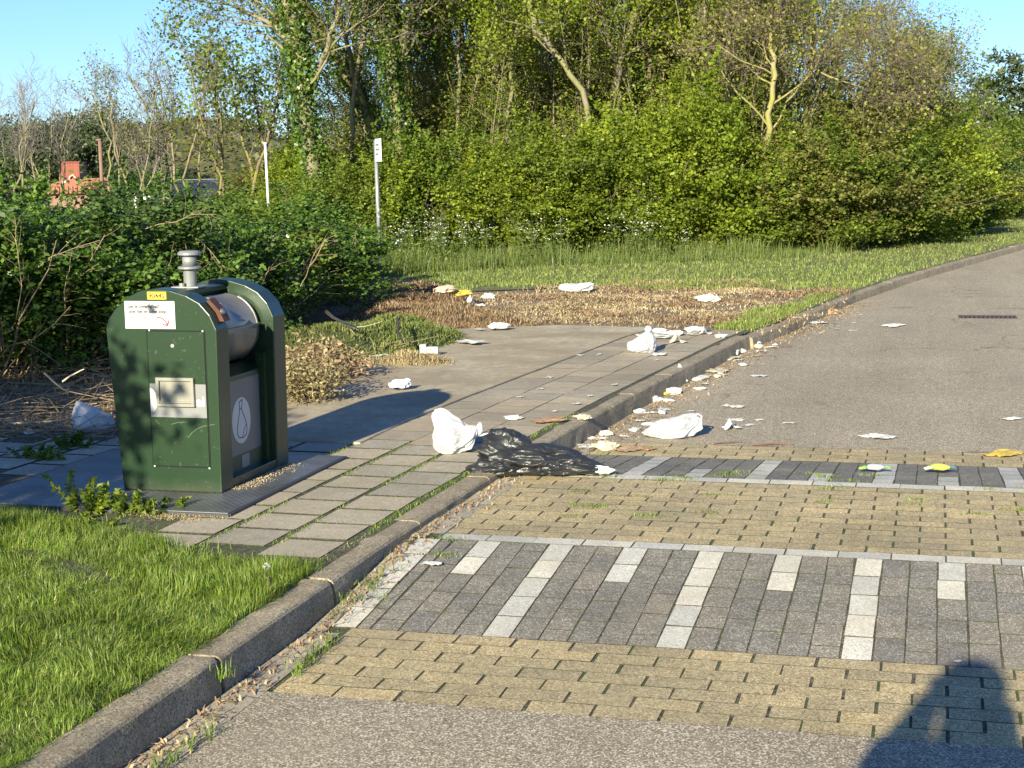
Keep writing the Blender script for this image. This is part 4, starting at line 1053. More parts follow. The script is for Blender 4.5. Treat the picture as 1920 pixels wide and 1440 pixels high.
# second row, darker, fills the depth of the wood
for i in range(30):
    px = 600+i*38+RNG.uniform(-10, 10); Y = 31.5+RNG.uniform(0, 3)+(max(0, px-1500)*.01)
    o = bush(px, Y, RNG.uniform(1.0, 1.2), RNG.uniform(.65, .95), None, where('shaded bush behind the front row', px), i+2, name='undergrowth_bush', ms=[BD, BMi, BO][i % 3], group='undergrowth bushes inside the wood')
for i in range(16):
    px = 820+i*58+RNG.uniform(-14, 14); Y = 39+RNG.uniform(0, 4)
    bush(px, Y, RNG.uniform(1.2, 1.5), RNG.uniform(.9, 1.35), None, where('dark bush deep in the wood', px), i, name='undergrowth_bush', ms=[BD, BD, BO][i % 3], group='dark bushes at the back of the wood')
# conifer at the far right
cz = [crown_mesh('crown', 300, 1.5, 1.5, 2.3, 3.5, 60, 90, .22, .22, .1, .1, .45, .5)]
o = thing('conifer', 'dark conifer rising above the bushes at the far right', 'conifer', (X_at(1878, 60), 60, 0), 0, None, .98)
link('crown', cz[0], MAT['leaf_pine'], o); link('trunk', tr_m, MAT['bark'], o)
# bushes between the dune and the hedge, under the small trees
for i, (px, Y, s, hz, ms, lab) in enumerate([
 (470, 44, 1.1, .7, BO, 'rusty olive bush at the foot of the sandy dune slope'), (330, 62, 1.4, .5, BD, 'dark bush left above the parked car'), (545, 36, 1.0, .7, BO, 'olive bush right of the white post'),
 (285, 66, 1.3, .45, BO, 'brownish bush behind the crooked pale stems'), (250, 66, 1.5, .6, BD, 'dark bush right of the brown post foot'),
 (575, 33, 1.1, .9, BB, 'sunlit bush beside the ivy trunk')]):
    bush(px, Y, s, hz, None, lab, i+1, ms=ms)
# ------------------------------------------------------------------ rose hedge on the left
HB = [crown_mesh('foliage', 400+i, .85, .7, .8, .72, 75, 230, .11, .046, .032, .35, .5, .75, 300, .34, .75) for i in range(3)]
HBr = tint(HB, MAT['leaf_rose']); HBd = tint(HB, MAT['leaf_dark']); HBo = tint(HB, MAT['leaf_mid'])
def stems2(seed):
    T = Tree(seed)
    for i in range(26):
        a = T.r.uniform(0, 2*PI); q = T.r.uniform(0, .4); T.grow(*T.path((q*math.cos(a), q*math.sin(a), 0), (math.cos(a)*.6, math.sin(a)*.6, 1), T.r.uniform(.9, 1.45), .009, 6, .16, .02), 0, [dict(n=6, L=.4, ang=45, rr=.6, seg=3, rmin=.003, up=.02)])
    return segs_mesh('stems', T.big+T.small, 3)
SH = [stems2(430+i) for i in range(3)]
MAT['dry_stem'] = simple('dry_stem', (.3, .22, .13), .9, var=.35, vs=5)
def yhz(px): return 328-(px-960)*.0182
hl = [(-75, 10.6, 316), (-5, 11.0, 322), (85, 11.5, 356), (160, 12.0, 362), (238, 12.2, 356), (308, 12.8, 350), (375, 13.6, 366), (445, 14.6, 376), (512, 15.6, 384), (560, 17, 398), (588, 18.6, 430), (612, 19.6, 462),
      (50, 13.6, 352), (195, 14.2, 360), (335, 15, 352), (455, 16.8, 368), (545, 18.2, 380), (580, 20.5, 402), (118, 16, 358), (268, 16.5, 346), (405, 18, 362), (-25, 14, 322), (606, 24, 430), (560, 22, 385), (480, 20, 372)]
hlab = ['rose shrub at the left edge of the view', 'leafy rose shrub at the far left end of the hedge', 'rose shrub in front of the red brick chimney', 'rose shrub left of the grey vent on the container', 'rose shrub right above the green container',
        'rose shrub behind the container vent with white blossoms on top', 'rose shrub in front of the dark car', 'rose shrub at the foot of the white post', 'straggly rose shrub behind the dry bush', 'low rose shrub left of the notice panel', 'short shrub just left of the notice panel post', 'last low shrub of the hedge beside the notice post',
        'second row shrub under the tall bare trees', 'second row shrub below the brown post', 'second row shrub below the crooked pale stems', 'second row shrub below the white post', 'second row shrub near the ivy tree foot', 'second row shrub under the thick ivy tree', 'back shrub in front of the brick roof', 'back shrub right of the brick roof', 'back shrub before the parked car', 'back shrub at the left edge', 'back shrub behind the notice post', 'back shrub right of the white post', 'back shrub between car and white post']
for i, ((px, Y, ty), lab) in enumerate(zip(hl, hlab)):
    p = at_y(px, 320, Y); dist = (p-Vector((0, 0, HC))).dot(fwd); zt = HC+(yhz(px)-ty)/FPX*dist
    sc_ = RNG.uniform(1.05, 1.25)*(1+.012*(Y-11))*(.62 if px > 555 else 1)
    o = thing('rose_shrub', lab, 'shrub', (p.x, Y, .07), RNG.uniform(0, 6), 'shrubs of the rose hedge', (sc_, sc_, (zt-.07)/1.78))
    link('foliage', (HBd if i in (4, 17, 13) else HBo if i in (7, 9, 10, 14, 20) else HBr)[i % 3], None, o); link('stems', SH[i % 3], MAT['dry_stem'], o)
for k, (px, py, Y, dx, dz, lab) in enumerate([(60, 520, 10.4, .5, .35, 'pale dead cane arching in the shaded left hedge'), (270, 430, 11.6, .7, .1, 'thin bare cane crossing the hedge above the vent'), (330, 440, 12.2, .5, -.15, 'bare forked cane right of the vent'), (470, 520, 12.4, -.4, .5, 'slanting grey cane behind the container top'), (560, 545, 12.8, .35, .4, 'dark bare cane above the dead branch'), (30, 600, 9.7, .3, .5, 'upright bare cane at the shaded hedge foot')]):
    T = Tree(900+k); p_ = at_y(px, py, Y); pts_, rad_ = T.path((0, 0, 0), (dx, -.1, dz+.15), .75, .0045, 9, .12, -.06, .4); T.grow(pts_, rad_, 0, [dict(n=8, L=.28, ang=45, rr=.6, seg=4, rmin=.0018)])
    link('dead_cane', segs_mesh('dead_cane', T.big+T.small, 4), MAT['dry_stem'], label=lab, cat='cane', loc=tuple(p_))
# a few white blossoms
C = []
for k in range(22):
    px, ty = random.choice([(285, 350), (270, 356), (300, 352), (255, 360), (95, 330), (420, 395), (410, 470), (120, 400), (520, 430), (330, 372)])
    p = at_y(px+random.gauss(0, 14), ty+abs(random.gauss(0, 7))+9, 11.6+px*.004); C.append(p[:])
link('rose_blossom', leaves_mesh('rose_blossom', np.repeat(np.array(C), 3, 0)+RNG.normal(size=(len(C)*3, 3))*.01, .03, .026, RNG, .5), simple('petal', (.75, .72, .66), .6, var=.05), kind='stuff')

# ------------------------------------------------------------------ grass
def blades_mesh(name, P, h, w, rng, lean=.35, z0=None, comb=0.):
    n = len(P); a = rng.uniform(0, 2*PI, n); H = h*rng.uniform(.45, 1.25, n); ca, sa = np.cos(a), np.sin(a)
    la = rng.uniform(0, 2*PI, n)
    if comb: la = np.array([mnoise.noise(Vector((p[0]*3.2, p[1]*3.2, 1.)))*9. for p in P])+rng.normal(size=n)*(1.3-comb)
    ll = np.abs(rng.normal(size=n))*lean*H
    W = w*rng.uniform(.7, 1.3, n); dx, dy = ca*W/2, sa*W/2
    b = np.array(P, float); mid = b+np.stack([np.cos(la)*ll*.35, np.sin(la)*ll*.35, H*.6], 1); tip = b+np.stack([np.cos(la)*ll, np.sin(la)*ll, H*np.clip(1.05-.3*ll/H, .5, 1)], 1)
    o = np.stack([dx, dy, np.zeros(n)], 1)
    V = np.stack([b-o, b+o, mid+o*.8, mid-o*.8, tip], 1).reshape(-1, 3)
    k = np.arange(n)*5
    F = np.concatenate([np.stack([k, k+1, k+2], 1), np.stack([k, k+2, k+3], 1), np.stack([k+3, k+2, k+4], 1)])
    return mesh_np(name, V, F)
def grassmat(name, c1, c2, c3, trans=.35):
    m = leafmat(name, c1, c2, c3, trans, .45, .4)
    for nd in m.node_tree.nodes:
        if nd.type == 'TEX_NOISE': nd.inputs['Scale'].default_value = 3.5
    return m
MAT['grass'] = grassmat('grass', (.09, .155, .018), (.16, .25, .028), (.34, .37, .11))
MAT['grass_far'] = grassmat('grass_far', (.12, .18, .035), (.19, .25, .05), (.3, .32, .11))
MAT['grass_tall'] = grassmat('grass_tall', (.075, .13, .025), (.13, .18, .04), (.2, .22, .07))
MAT['straw'] = leafmat('straw', (.34, .25, .14), (.48, .37, .22), (.62, .52, .34), .15, .8, .1)
MAT['dead'] = leafmat('dead', (.17, .12, .075), (.3, .21, .125), (.44, .33, .2), .1, .9, .1)
def fractal(x, y, s, o=0.): return mnoise.fractal(Vector((x*s, y*s, o)), 1., 2., 3)
def lawn_edge(x): return float(np.interp(-x, [2.33, 2.5, 2.75, 3.04, 3.6, 4.19, 7, 30], [5.5, 5.56, 5.62, 5.76, 6.08, 6.2, 6.27, 6.3]))
P = []
for _ in range(330000):
    y = random.uniform(2.9, 6.35); x = -2.315-random.random()**1.1*(3.7)
    if x < -.72*y-1.5: continue
    if y > lawn_edge(x)+random.gauss(0, .05): continue
    d = fractal(x, y, 2.2)
    if d < -.45 and random.random() < .6: continue
    P.append((x, y, .1))
P = np.array(P); hn = np.array([1+.95*fractal(p[0], p[1], 2.6, 5.) + (.45 if p[1] > lawn_edge(p[0])-.5 else 0) for p in P[::1]])
me = blades_mesh('grass', P, .046, .0027, RNG, 1.1, comb=.5)
co = np.empty(len(me.vertices)*3, np.float32); me.vertices.foreach_get('co', co); co = co.reshape(-1, 5, 3); co[:, :, 2] = .1+(co[:, :, 2]-.1)*np.clip(hn, .5, 2)[:, None]; me.vertices.foreach_set('co', co.ravel())
link('grass', me, MAT['grass'], kind='stuff')
P = [(-2.35-random.random()*9, random.uniform(-3, 6.2), .1) for _ in range(45000)]
P = [p for p in P if p[1] < lawn_edge(p[0]) and (p[0] < -.72*p[1]-1.4 or p[1] < 2.9)]
link('grass', blades_mesh('grass', P, .08, .008, RNG, .5), MAT['grass'], kind='stuff')
# longer tufts hanging over the kerb joint and the lawn edge, grass in the joints and the gutter
P = []
def tuft(x, y, z, n, r, ): P.extend((x+random.gauss(0, r), y+random.gauss(0, r), z) for _ in range(n))
for _ in range(9): tuft(-2.24+random.gauss(0, .03), 4.4+random.gauss(0, .03), .06, 22, .02)
for y in np.arange(2.9, 5.6, .05): tuft(-2.33, y, .1, random.randrange(1, 12), .018)
for y in np.arange(3.3, 5.0, .035): 
    if fractal(y, 0, 1.5) > -.1: tuft(-2.055+.02*math.sin(y*3), y, .0, random.randrange(3, 14), .016)
for _ in range(26): tuft(-2.12+random.gauss(0, .03), random.uniform(5.1, 6.3), road_z(5.6), 8, .02)
link('grass_tuft', blades_mesh('grass_tuft', P, .05, .0035, RNG, .8), MAT['grass'], kind='stuff')
P = []
for c in range(5):
    for y in np.arange(5.6, 9.5 if c < 1 else 8.3, .005):
        x = kx(y)-.13-.012-.302*c+random.gauss(0, .012)
        if fractal(x*2, y, 1.3, c) > -.12+.05*(y-6) and not on_plate(x, y): P.append((x, y, ZP-.003))
for r in range(12):
    for c in range(4):
        x0_ = kx(6)-.15-.302*c; y = 5.37+.3*r+(.15 if c % 2 else 0)
        for _ in range(14):
            x = x0_-random.random()*.3
            if fractal(x*2, y, 1.3, 9) > .05+.06*(y-6) and not on_plate(x, y) and y > lawn_edge(x): P.append((x, y+random.gauss(0, .006), ZP-.008))
for y in np.arange(5.5, 7.4, .004): P.append((kx(y)-.13+random.gauss(0, .012), y, ZP-.012))
for _ in range(60):
    cx_, cy_ = random.uniform(-1.9, .6), random.choice([random.uniform(6.35, 7.7), random.uniform(7.6, 8.8)])
    if fractal(cx_, cy_, .9, 2.) > .12: P += [(cx_+random.gauss(0, .04), cy_+random.gauss(0, .015), road_z(cy_)) for _ in range(30)]
for cx_, cy_ in ((-1.32, 7.62), (-1.22, 7.7), (-1.0, 7.95), (-1.5, 6.95), (-1.25, 6.8), (-2.0, 6.2), (-1.95, 6.0), (-1.62, 7.66), (-1.05, 7.86)):
    P += [(cx_+random.gauss(0, .05), cy_+random.gauss(0, .02), road_z(cy_)) for _ in range(60)]
link('joint_grass', blades_mesh('joint_grass', P, .02, .003, RNG, .9), MAT['grass'], kind='stuff')
# far verge
P = []
for _ in range(120000):
    y = 14.8+random.random()**1.3*42; x = kx(y)-.12-random.random()*min(11, (y-12)*.7)
    k = fractal(x, y, .5)
    if y < 20.0+k*2.2 and x < kx(y)-.12-(.4+k*.5 if y < 18.5 else .3+.3*k): continue
    P.append((x, y, .09))
link('verge_grass', blades_mesh('verge_grass', P, .06, .011, RNG, .6), MAT['grass_far'], kind='stuff')
P = []
ex = [720, 800, 900, 1000, 1100, 1300, 1500, 1600, 1700, 1800, 1900]; ey = [519, 512, 506, 500, 496, 490, 484, 470, 452, 432, 408]
for _ in range(24000):
    px = random.uniform(690, 1800); e = float(np.interp(px, ex, ey)); q = at(px, e-random.random()**1.3*28+random.gauss(0, 1.5)+2, .09)
    if fractal(q.x, q.y, .8) > -.35 and random.random() < min(1, (1830-px)/500): P.append(q[:])
hh_ = .42
P = np.array(P); k_ = np.array([fractal(p[0], p[1], 1.1, 3.) for p in P])+RNG.normal(size=len(P))*.12
link('tall_grass', blades_mesh('tall_grass', P[k_ < .12], .15, .008, RNG, .5), MAT['grass_tall'], kind='stuff')
link('tall_grass', blades_mesh('tall_grass', P[k_ >= .12], .36, .008, RNG, .4), MAT['grass_tall'], kind='stuff')
# weeds and cow parsley
def parsley(seed, n, xs, z0):
    r = np.random.default_rng(seed); S = []; FL = []; LF = []
    for k in range(n):
        px = r.choice(xs)+r.normal()*30; e = float(np.interp(px, ex, ey)); b = np.array(at(px, e-r.uniform(0, 34), .09)); h = r.uniform(.45, 1.0)
        top = b+np.array([r.normal()*.08, r.normal()*.08, h]); S.append((b, top, .006, .004))
        for j in range(r.integers(4, 8)):
            a = r.uniform(0, 2*PI); f = r.uniform(.4, .85); p = b+(top-b)*f; e2 = p+np.array([math.cos(a)*.14, math.sin(a)*.14, .2])*r.uniform(.6, 1.1)
            S.append((p, e2, .003, .002))
            for _ in range(6): FL.append(e2+r.normal(size=3)*np.array([.032, .032, .008]))
        for _ in range(60): LF.append(b+(top-b)*r.uniform(.05, .75)+r.normal(size=3)*np.array([.1, .1, .05]))
    return S, np.array(FL), np.array(LF), r
S, FL, LF, r = parsley(5, 75, [760, 790, 820, 850, 890, 1000, 1040, 1060, 1210, 1180, 980, 1250, 800, 830], .1)
o = link('cow_parsley', leaves_mesh('cow_parsley', LF, .07, .035, r, .6), MAT['grass_tall'], kind='stuff')
link('stems', segs_mesh('stems', S, 3), MAT['grass_tall'], o); link('flowers', leaves_mesh('flowers', FL, .024, .022, r, 2.), bpy.data.materials['petal'], o)

# ------------------------------------------------------------------ cut green heap, dead plants, twigs
def mound(name, label, cat, c, rx, ry, h, mat, blade, bmat, n, bh, bw, seed, rz=0.):
    r = np.random.default_rng(seed); o = thing(name, label, cat, (c[0], c[1], .1), rz)
    nu = 28; V = []; F = []
    def hz(u, v): 
        q = u*u+v*v; return max(0, (1-q))**.9*h*(1+.5*mnoise.noise(Vector((u*2.2+seed, v*2.2, 0))))
    for j in range(nu+1):
        for i in range(nu+1):
            u, v = -1+2*i/nu, -1+2*j/nu; V.append((u*rx, v*ry, hz(u, v)-.01))
    for j in range(nu):
        for i in range(nu): a = j*(nu+1)+i; F.append((a, a+1, a+nu+2, a+nu+1))
    link('core', mesh_np('core', V, F, True), mat, o)
    P = []
    while len(P) < n:
        u, v = r.uniform(-1.08, 1.08, 2)
        if u*u+v*v < 1.15: P.append((u*rx, v*ry, hz(u, v)-.008))
    k = link(blade, blades_mesh(blade, P, bh, bw, r, 1.6), bmat, o); return o
sg_ = simple('clippings_green', (.07, .085, .025), .95, var=.4, vs=9, bump=.8, bs=40)
MAT['clip'] = leafmat('clip', (.1, .14, .035), (.17, .2, .055), (.28, .28, .12), .2, .8, .1)
sb_ = simple('dead_brown', (.13, .08, .04), .95, var=.4, vs=9, bump=.8, bs=40)
q = at(740, 655, .1); mound('clippings_heap', 'large heap of green grass cuttings dumped beside the pavement', 'grass heap', (q.x-.3, q.y+.3), .8, 1.2, .22, sg_, 'cuttings', MAT['clip'], 9000, .05, .009, 2)
q = at(610, 668, .1); mound('clippings_heap', 'darker green grass heap just behind the right side of the container', 'grass heap', (q.x, q.y), .75, 1.1, .22, sg_, 'cuttings', MAT['clip'], 6000, .05, .009, 3)
q = at(775, 688, .1); mound('dry_grass_clump', 'small straw coloured clump of dry grass on the slab', 'dry grass', (q.x, q.y), .32, .2, .09, sb_, 'stalks', MAT['straw'], 2200, .06, .006, 4)
q = at(705, 690, .1); mound('dry_grass_clump', 'flat olive clump of dry grass between heap and straw clump', 'dry grass', (q.x-.1, q.y), .3, .2, .05, sb_, 'stalks', MAT['straw'], 900, .05, .006, 5)
q = at(790, 600, .1); mound('dead_weeds_heap', 'tall brown heap of dead weeds behind the green cuttings', 'weed heap', (q.x-.1, q.y+.2), .85, .7, .2, sb_, 'stalks', MAT['dead'], 6500, .055, .008, 6)
q = at(860, 606, .1); mound('dead_weeds_heap', 'low spread of dead brown weeds at the edge of the slab', 'weed heap', (q.x-.1, q.y), .9, .5, .14, sb_, 'stalks', MAT['dead'], 3800, .05, .008, 7)
q = at(860, 560, .1); mound('dead_weeds_heap', 'dark brown weed heap below the cow parsley', 'weed heap', (q.x-.6, q.y-.3), .9, .6, .2, sb_, 'stalks', MAT['dead'], 3500, .05, .009, 8)
# dead plants spread over the bare patch
P = []; P2 = []
dp = [(800, 560), (1000, 548), (1160, 530), (1400, 522), (1510, 526), (1600, 544), (1470, 592), (1380, 618), (1160, 614), (1000, 600), (860, 625), (740, 600)]
def inside(px, py, poly):
    c = False; j = len(poly)-1
    for i in range(len(poly)):
        if (poly[i][1] > py) != (poly[j][1] > py) and px < (poly[j][0]-poly[i][0])*(py-poly[i][1])/(poly[j][1]-poly[i][1])+poly[i][0]: c = not c
        j = i
    return c
poly = [at(a, b, .1) for a, b in dp]; poly = [(p.x, p.y) for p in poly]
while len(P) < 17000:
    x, y = random.uniform(-7, -1), random.uniform(13.8, 21.5)
    if not inside(x+random.gauss(0, .3), y+random.gauss(0, .35), poly): continue
    d = fractal(x, y, .9, 4.)
    if d < -.08 and random.random() < .85: continue
    (P if fractal(x, y, .8, 8.) > -.05 else P2).append((x, y, .088+max(0, d)*.05))
link('dead_weeds', blades_mesh('dead_weeds', P2, .04, .011, RNG, 2.6), MAT['dead'], kind='stuff')
link('straw', blades_mesh('straw', P, .032, .01, RNG, 2.8), MAT['straw'], kind='stuff')
# twigs and straw on the shaded soil behind the container
S = []
for _ in range(900):
    y = random.uniform(7.9, 12.5); x = random.uniform(-.66*y-.8, -4.3 if y > 8.5 else -4.6)
    a = random.uniform(0, PI); L = random.uniform(.12, .6); z = .1+random.random()*.1
    S.append((np.array([x, y, z]), np.array([x+math.cos(a)*L, y+math.sin(a)*L*.6, z+random.gauss(0, .06)+.02]), .004, .002))
link('twig_litter', segs_mesh('twig_litter', S, 3), MAT['dry_stem'], kind='stuff')
P = [(random.uniform(-8.5, -4.2), random.uniform(7.9, 12), .09) for _ in range(12000)]
link('leaf_litter', blades_mesh('leaf_litter', P, .05, .012, RNG, 2.), MAT['dead'], kind='stuff')
# leaf crumbs along the gutter and in the far joint line
P = []
for _ in range(3000):
    y = random.uniform(3., 19); P.append((kx(y)+.03+abs(random.gauss(0, .05 if y < 9 else .14)), y, road_z(y)+.002))
link('gutter_debris', blades_mesh('gutter_debris', P, .018, .008, RNG, 2.5), MAT['dead'], kind='stuff')
P = [(random.uniform(-3.6, -3.15), random.uniform(6.45, 7.5), .139) for _ in range(0)]+[(-3.29+abs(random.gauss(0, .05)), random.uniform(6.8, 7.5), .139) for _ in range(700)]+[(-3.3+random.gauss(0, .1), 6.25+random.gauss(0, .04), .125) for _ in range(700)]
link('seed_debris', blades_mesh('seed_debris', P, .007, .0035, RNG, 2.5), MAT['straw'], kind='stuff')

def stick(label, p0, p1, r0, mat, fork=0, seed=1, name='stick', cat='stick'):
    T = Tree(seed); p0, p1 = np.array(p0), np.array(p1); d = p1-p0; L = np.linalg.norm(d)
    pts, rad = T.path((0, 0, 0), d, L, r0, 6, .07, 0, .5)
    if fork: T.grow(pts, rad, 0, [dict(n=fork, L=L*.35, ang=40, rr=.6, seg=3, rmin=.002)])
    o = link(name, segs_mesh(name, T.big+T.small, 5), MAT[mat], label=label, cat=cat, loc=tuple(p0)); return o
MAT['pale_stick'] = simple('pale_stick', (.5, .42, .3), .8, var=.2); MAT['brown_stick'] = simple('brown_stick', (.16, .085, .055), .85, var=.3); MAT['dark_stick'] = simple('dark_stick', (.04, .03, .025), .9)
def atv(px, py, z): return tuple(at(px, py, z))
stick('long reddish brown stick lying across the asphalt before the far brick band', atv(1412, 834, .008), atv(1494, 826, .008), .007, 'brown_stick', 0, 3)
stick('thin dark stick on the asphalt left of the reddish one', atv(1338, 832, .006), atv(1395, 829, .006), .005, 'brown_stick', 0, 4)
stick('dark brown stick beside the tissue on the far white ramp', atv(1130, 870, .03), atv(1215, 866, .03), .006, 'brown_stick', 0, 5)
stick('pale forked dead branch over the green grass heap', (at(612, 584, .55)+Vector((0, 0, 0))).to_tuple(), at(668, 618, .28).to_tuple(), .014, 'pale_stick', 3, 6, 'dead_branch', 'branch')
stick('long pale dry stalk leaning from the weeds towards the notice post', at(728, 541, .18).to_tuple(), at(778, 514, .3).to_tuple(), .01, 'pale_stick', 0, 7)
stick('dark stick poking out of the green grass heap', at(745, 598, .4).to_tuple(), at(776, 636, .28).to_tuple(), .016, 'dark_stick', 0, 8)
stick('bent twig in the near gutter beside the kerb', atv(290, 1378, .012), atv(372, 1300, .015), .004, 'dry_stem', 1, 9)
stick('forked twig in the near gutter by the grassy kerb joint', atv(392, 1282, .012), atv(450, 1242, .02), .004, 'dry_stem', 3, 10)
stick('long pale straw on the shaded soil left of the container', at(10, 795, .14).to_tuple(), at(215, 806, .16).to_tuple(), .007, 'pale_stick', 0, 11)
stick('pale straw slanting down towards the floor plate at the left edge', at(12, 852, .13).to_tuple(), at(128, 806, .14).to_tuple(), .006, 'pale_stick', 0, 12)
stick('light twig pointing up from the shaded branches', at(118, 715, .35).to_tuple(), at(158, 688, .45).to_tuple(), .007, 'pale_stick', 0, 13)
stick('brown bent branch in the shaded pile left of the container', at(83, 700, .4).to_tuple(), at(135, 735, .25).to_tuple(), .008, 'pale_stick', 2, 14)
stick('short stick on the lawn edge near the kerb', at(503, 1082, .16).to_tuple(), at(522, 1118, .13).to_tuple(), .005, 'brown_stick', 0, 15)

# dry bushes dumped right of the container
def dry_bush(label, c, s, seed, leafmat_, n, L=.05, h=1.):
    T = Tree(seed)
    for i in range(14):
        a = T.r.uniform(0, 2*PI); T.grow(*T.path((0, 0, 0), (math.cos(a), math.sin(a), .9), .38*T.r.uniform(.7, 1.2), .008, 5, .2, .02), 0, [dict(n=6, L=.2, ang=50, rr=.6, seg=3, rmin=.003)])
    o = thing('dry_bush', label, 'dry bush', c, 0, None, (s, s, s*h)); link('stems', segs_mesh('stems', T.big+T.small, 3), MAT['dry_stem'], o)
    link('withered_leaves', leaves_mesh('withered_leaves', T.leaf_pts(n, .065), L, L*.5, T.r, .2), leafmat_, o); return o
MAT['withered'] = leafmat('withered', (.1, .085, .04), (.24, .2, .1), (.42, .36, .2), .2, .8, .2)
q = at(585, 765, .1); dry_bush('withered pale olive bush cut off and dumped right of the container', (q.x-.08, q.y+.1, .1), .88, 20, MAT['withered'], 3800, .036, .95)
q = at(628, 720, .1); dry_bush('dark brown dead bush behind the withered pale one', (q.x-.1, q.y, .1), .8, 21, MAT['dead'], 1500, .05)
q = at(525, 590, .1); dry_bush('tangle of straw coloured dead twigs hanging on the hedge above the container', (q.x+.2, 9.8, .75), .75, 22, MAT['withered'], 500, .06)
# nettles and weeds by the floor plate
def nettle(label, c, h, n, seed, mat='leaf_rose', Ls=.036):
    r = np.random.default_rng(seed); S = []; C = []
    for i in range(n):
        b = np.array([r.normal()*.05, r.normal()*.035, 0]); t_ = b+np.array([r.normal()*.05, r.normal()*.04, h*r.uniform(.5, 1)]); S.append((b, t_, .003, .002))
        for k in range(9):
            p = b+(t_-b)*(k+1)/9
            for s_ in range(4): a = k*1.1+s_*1.6; C.append(p+np.array([math.cos(a), math.sin(a), -.1])*Ls*.5*(1-.07*k))
    o = thing('nettle', label, 'weed', c, 0, 'weeds by the floor plate'); link('stems', segs_mesh('stems', S, 3), MAT['grass'], o)
    link('leaves', leaves_mesh('leaves', np.array(C), Ls, Ls*.5, r, .6), MAT[mat], o); return o
for i, (px, py, h, n, lab, mt) in enumerate([(165, 965, .26, 5, 'tallest nettle in front of the steel floor plate', 'leaf_bright'), (205, 968, .16, 7, 'nettle left of the container foot', 'leaf_bright'), (250, 970, .13, 9, 'low spreading weed under the container corner', 'leaf_mid'), (300, 968, .08, 8, 'low weed at the corner of the floor plate', 'leaf_mid'),
     (145, 958, .15, 7, 'dark weed at the lawn edge by the floor plate', 'leaf_mid'), (160, 992, .06, 9, 'flat weed at the lawn edge', 'leaf_mid'), (125, 845, .12, 8, 'shaded weed between plate and straw', 'leaf_mid'), (60, 862, .1, 7, 'shaded weed at the left edge by the plate', 'leaf_mid'), (95, 868, .1, 6, 'shaded weed left of the plate corner', 'leaf_mid')]):
    q = at(px, py, .1); nettle(lab, (q.x, q.y, .1), h, n, 50+i, mt)
# dandelion clock
q = at(502, 1092, .1); o = thing('dandelion_clock', 'single grey dandelion clock standing on the lawn near the kerb', 'dandelion', tuple(q))
link('stem', segs_mesh('stem', [(np.zeros(3), np.array([0, 0, .055]), .0015, .0012)], 5), MAT['grass'], o)
r = np.random.default_rng(3); d = r.normal(size=(160, 3)); d /= np.linalg.norm(d, axis=1)[:, None]
link('seed_head', leaves_mesh('seed_head', d*.013+np.array([0, 0, .062]), .006, .005, r, 0), simple('seed_grey', (.5, .5, .48), .8), o)

# ------------------------------------------------------------------ bags and litter
def ico(sub):
    bmx = bmesh.new(); bmesh.ops.create_icosphere(bmx, subdivisions=sub, radius=1); V = np.array([v.co[:] for v in bmx.verts]); F = np.array([[v.index for v in f.verts] for f in bmx.faces]); bmx.free(); return V, F
ICO = {k: ico(k) for k in (2, 3, 5, 6)}
def ridged(v, s, o): return 1-abs(mnoise.noise(Vector((v[0]*s+o, v[1]*s+o*1.7, v[2]*s-o))))*2
def bag_mesh(name, seed, dims, pulls, crease=.09, sub=5, floor=0., fine=.1, gather=None):
    """a crumpled closed bag: ellipsoid pulled out towards some directions, creased, flattened on the ground"""
    V, F = ICO[sub]; out = []
    for v in V:
        d = Vector(v); p = Vector((v[0]*dims[0], v[1]*dims[1], v[2]*dims[2]))
        for (pd, amt, tight) in pulls:
            pdn = Vector(pd).normalized(); k = max(0, d.dot(pdn))**tight; p += Vector(pd)*k*amt
        low = mnoise.noise(d*1.3+Vector((seed, 0, 0)))*.22
        cr = ridged(v, 1.5, seed)*.55+ridged(v, 2.8, seed+5)*.3+ridged(v, 5.5, seed+9)*fine
        f = 1+low+(cr-.55)*crease*2.2
        p = p*f
        if gather:
            gd, gp, tg, pl = gather; gd = Vector(gd).normalized(); cc_ = (d.dot(gd)+1)/2; tt = cc_**tg
            e1 = gd.orthogonal().normalized(); e2 = gd.cross(e1); ph = math.atan2(d.dot(e2), d.dot(e1))
            n1 = abs(mnoise.noise(Vector((math.cos(ph)*3.2+seed, math.sin(ph)*3.2, cc_*.8)))); n2 = abs(mnoise.noise(Vector((math.cos(ph)*7+seed, math.sin(ph)*7, cc_*1.2+4))))
            p = p*(1+(n1*1.6+n2*.8-.5)*pl*min(1, cc_*1.3)); p = p.lerp(Vector(gp), tt)
        z = p.z+dims[2]*.8
        if z < floor: z = floor+(z-floor)*.06
        out.append((p.x, p.y, max(z, -.002)))
    me = mesh_np(name, out, F, True); return me
t = NT('white_plastic'); b = t.bsdf((.55, .55, .545), .4, 0, t.bump(t.noise(45., 4, .6, None, 1.5), .5, .004), .5)
tr = t.n('ShaderNodeBsdfTranslucent'); tr.inputs[0].default_value = (.8, .8, .8, 1); mx = t.n('ShaderNodeMixShader'); mx.inputs[0].default_value = .25
t.l(b.outputs[0], mx.inputs[1]); t.l(tr.outputs[0], mx.inputs[2]); t.l(mx.outputs[0], t.out.inputs['Surface']); MAT['bag_white'] = t.m
t = NT('black_plastic'); t.bsdf(t.mix(t.noise(9., 4, .6), (.01, .012, .014), (.035, .034, .032)), t.ramp(t.noise(6., 3), [(.35, .22), (.65, .5)]), 0, t.bump(t.noise(22., 4, .6, None, 2.), .6, .008), .6); MAT['bag_black'] = t.m
MAT['paper'] = simple('paper', (.56, .55, .51), .8, var=.06, vs=30)
MAT['paper_blue'] = simple('paper_blue', (.62, .67, .72), .7, var=.08, vs=30)
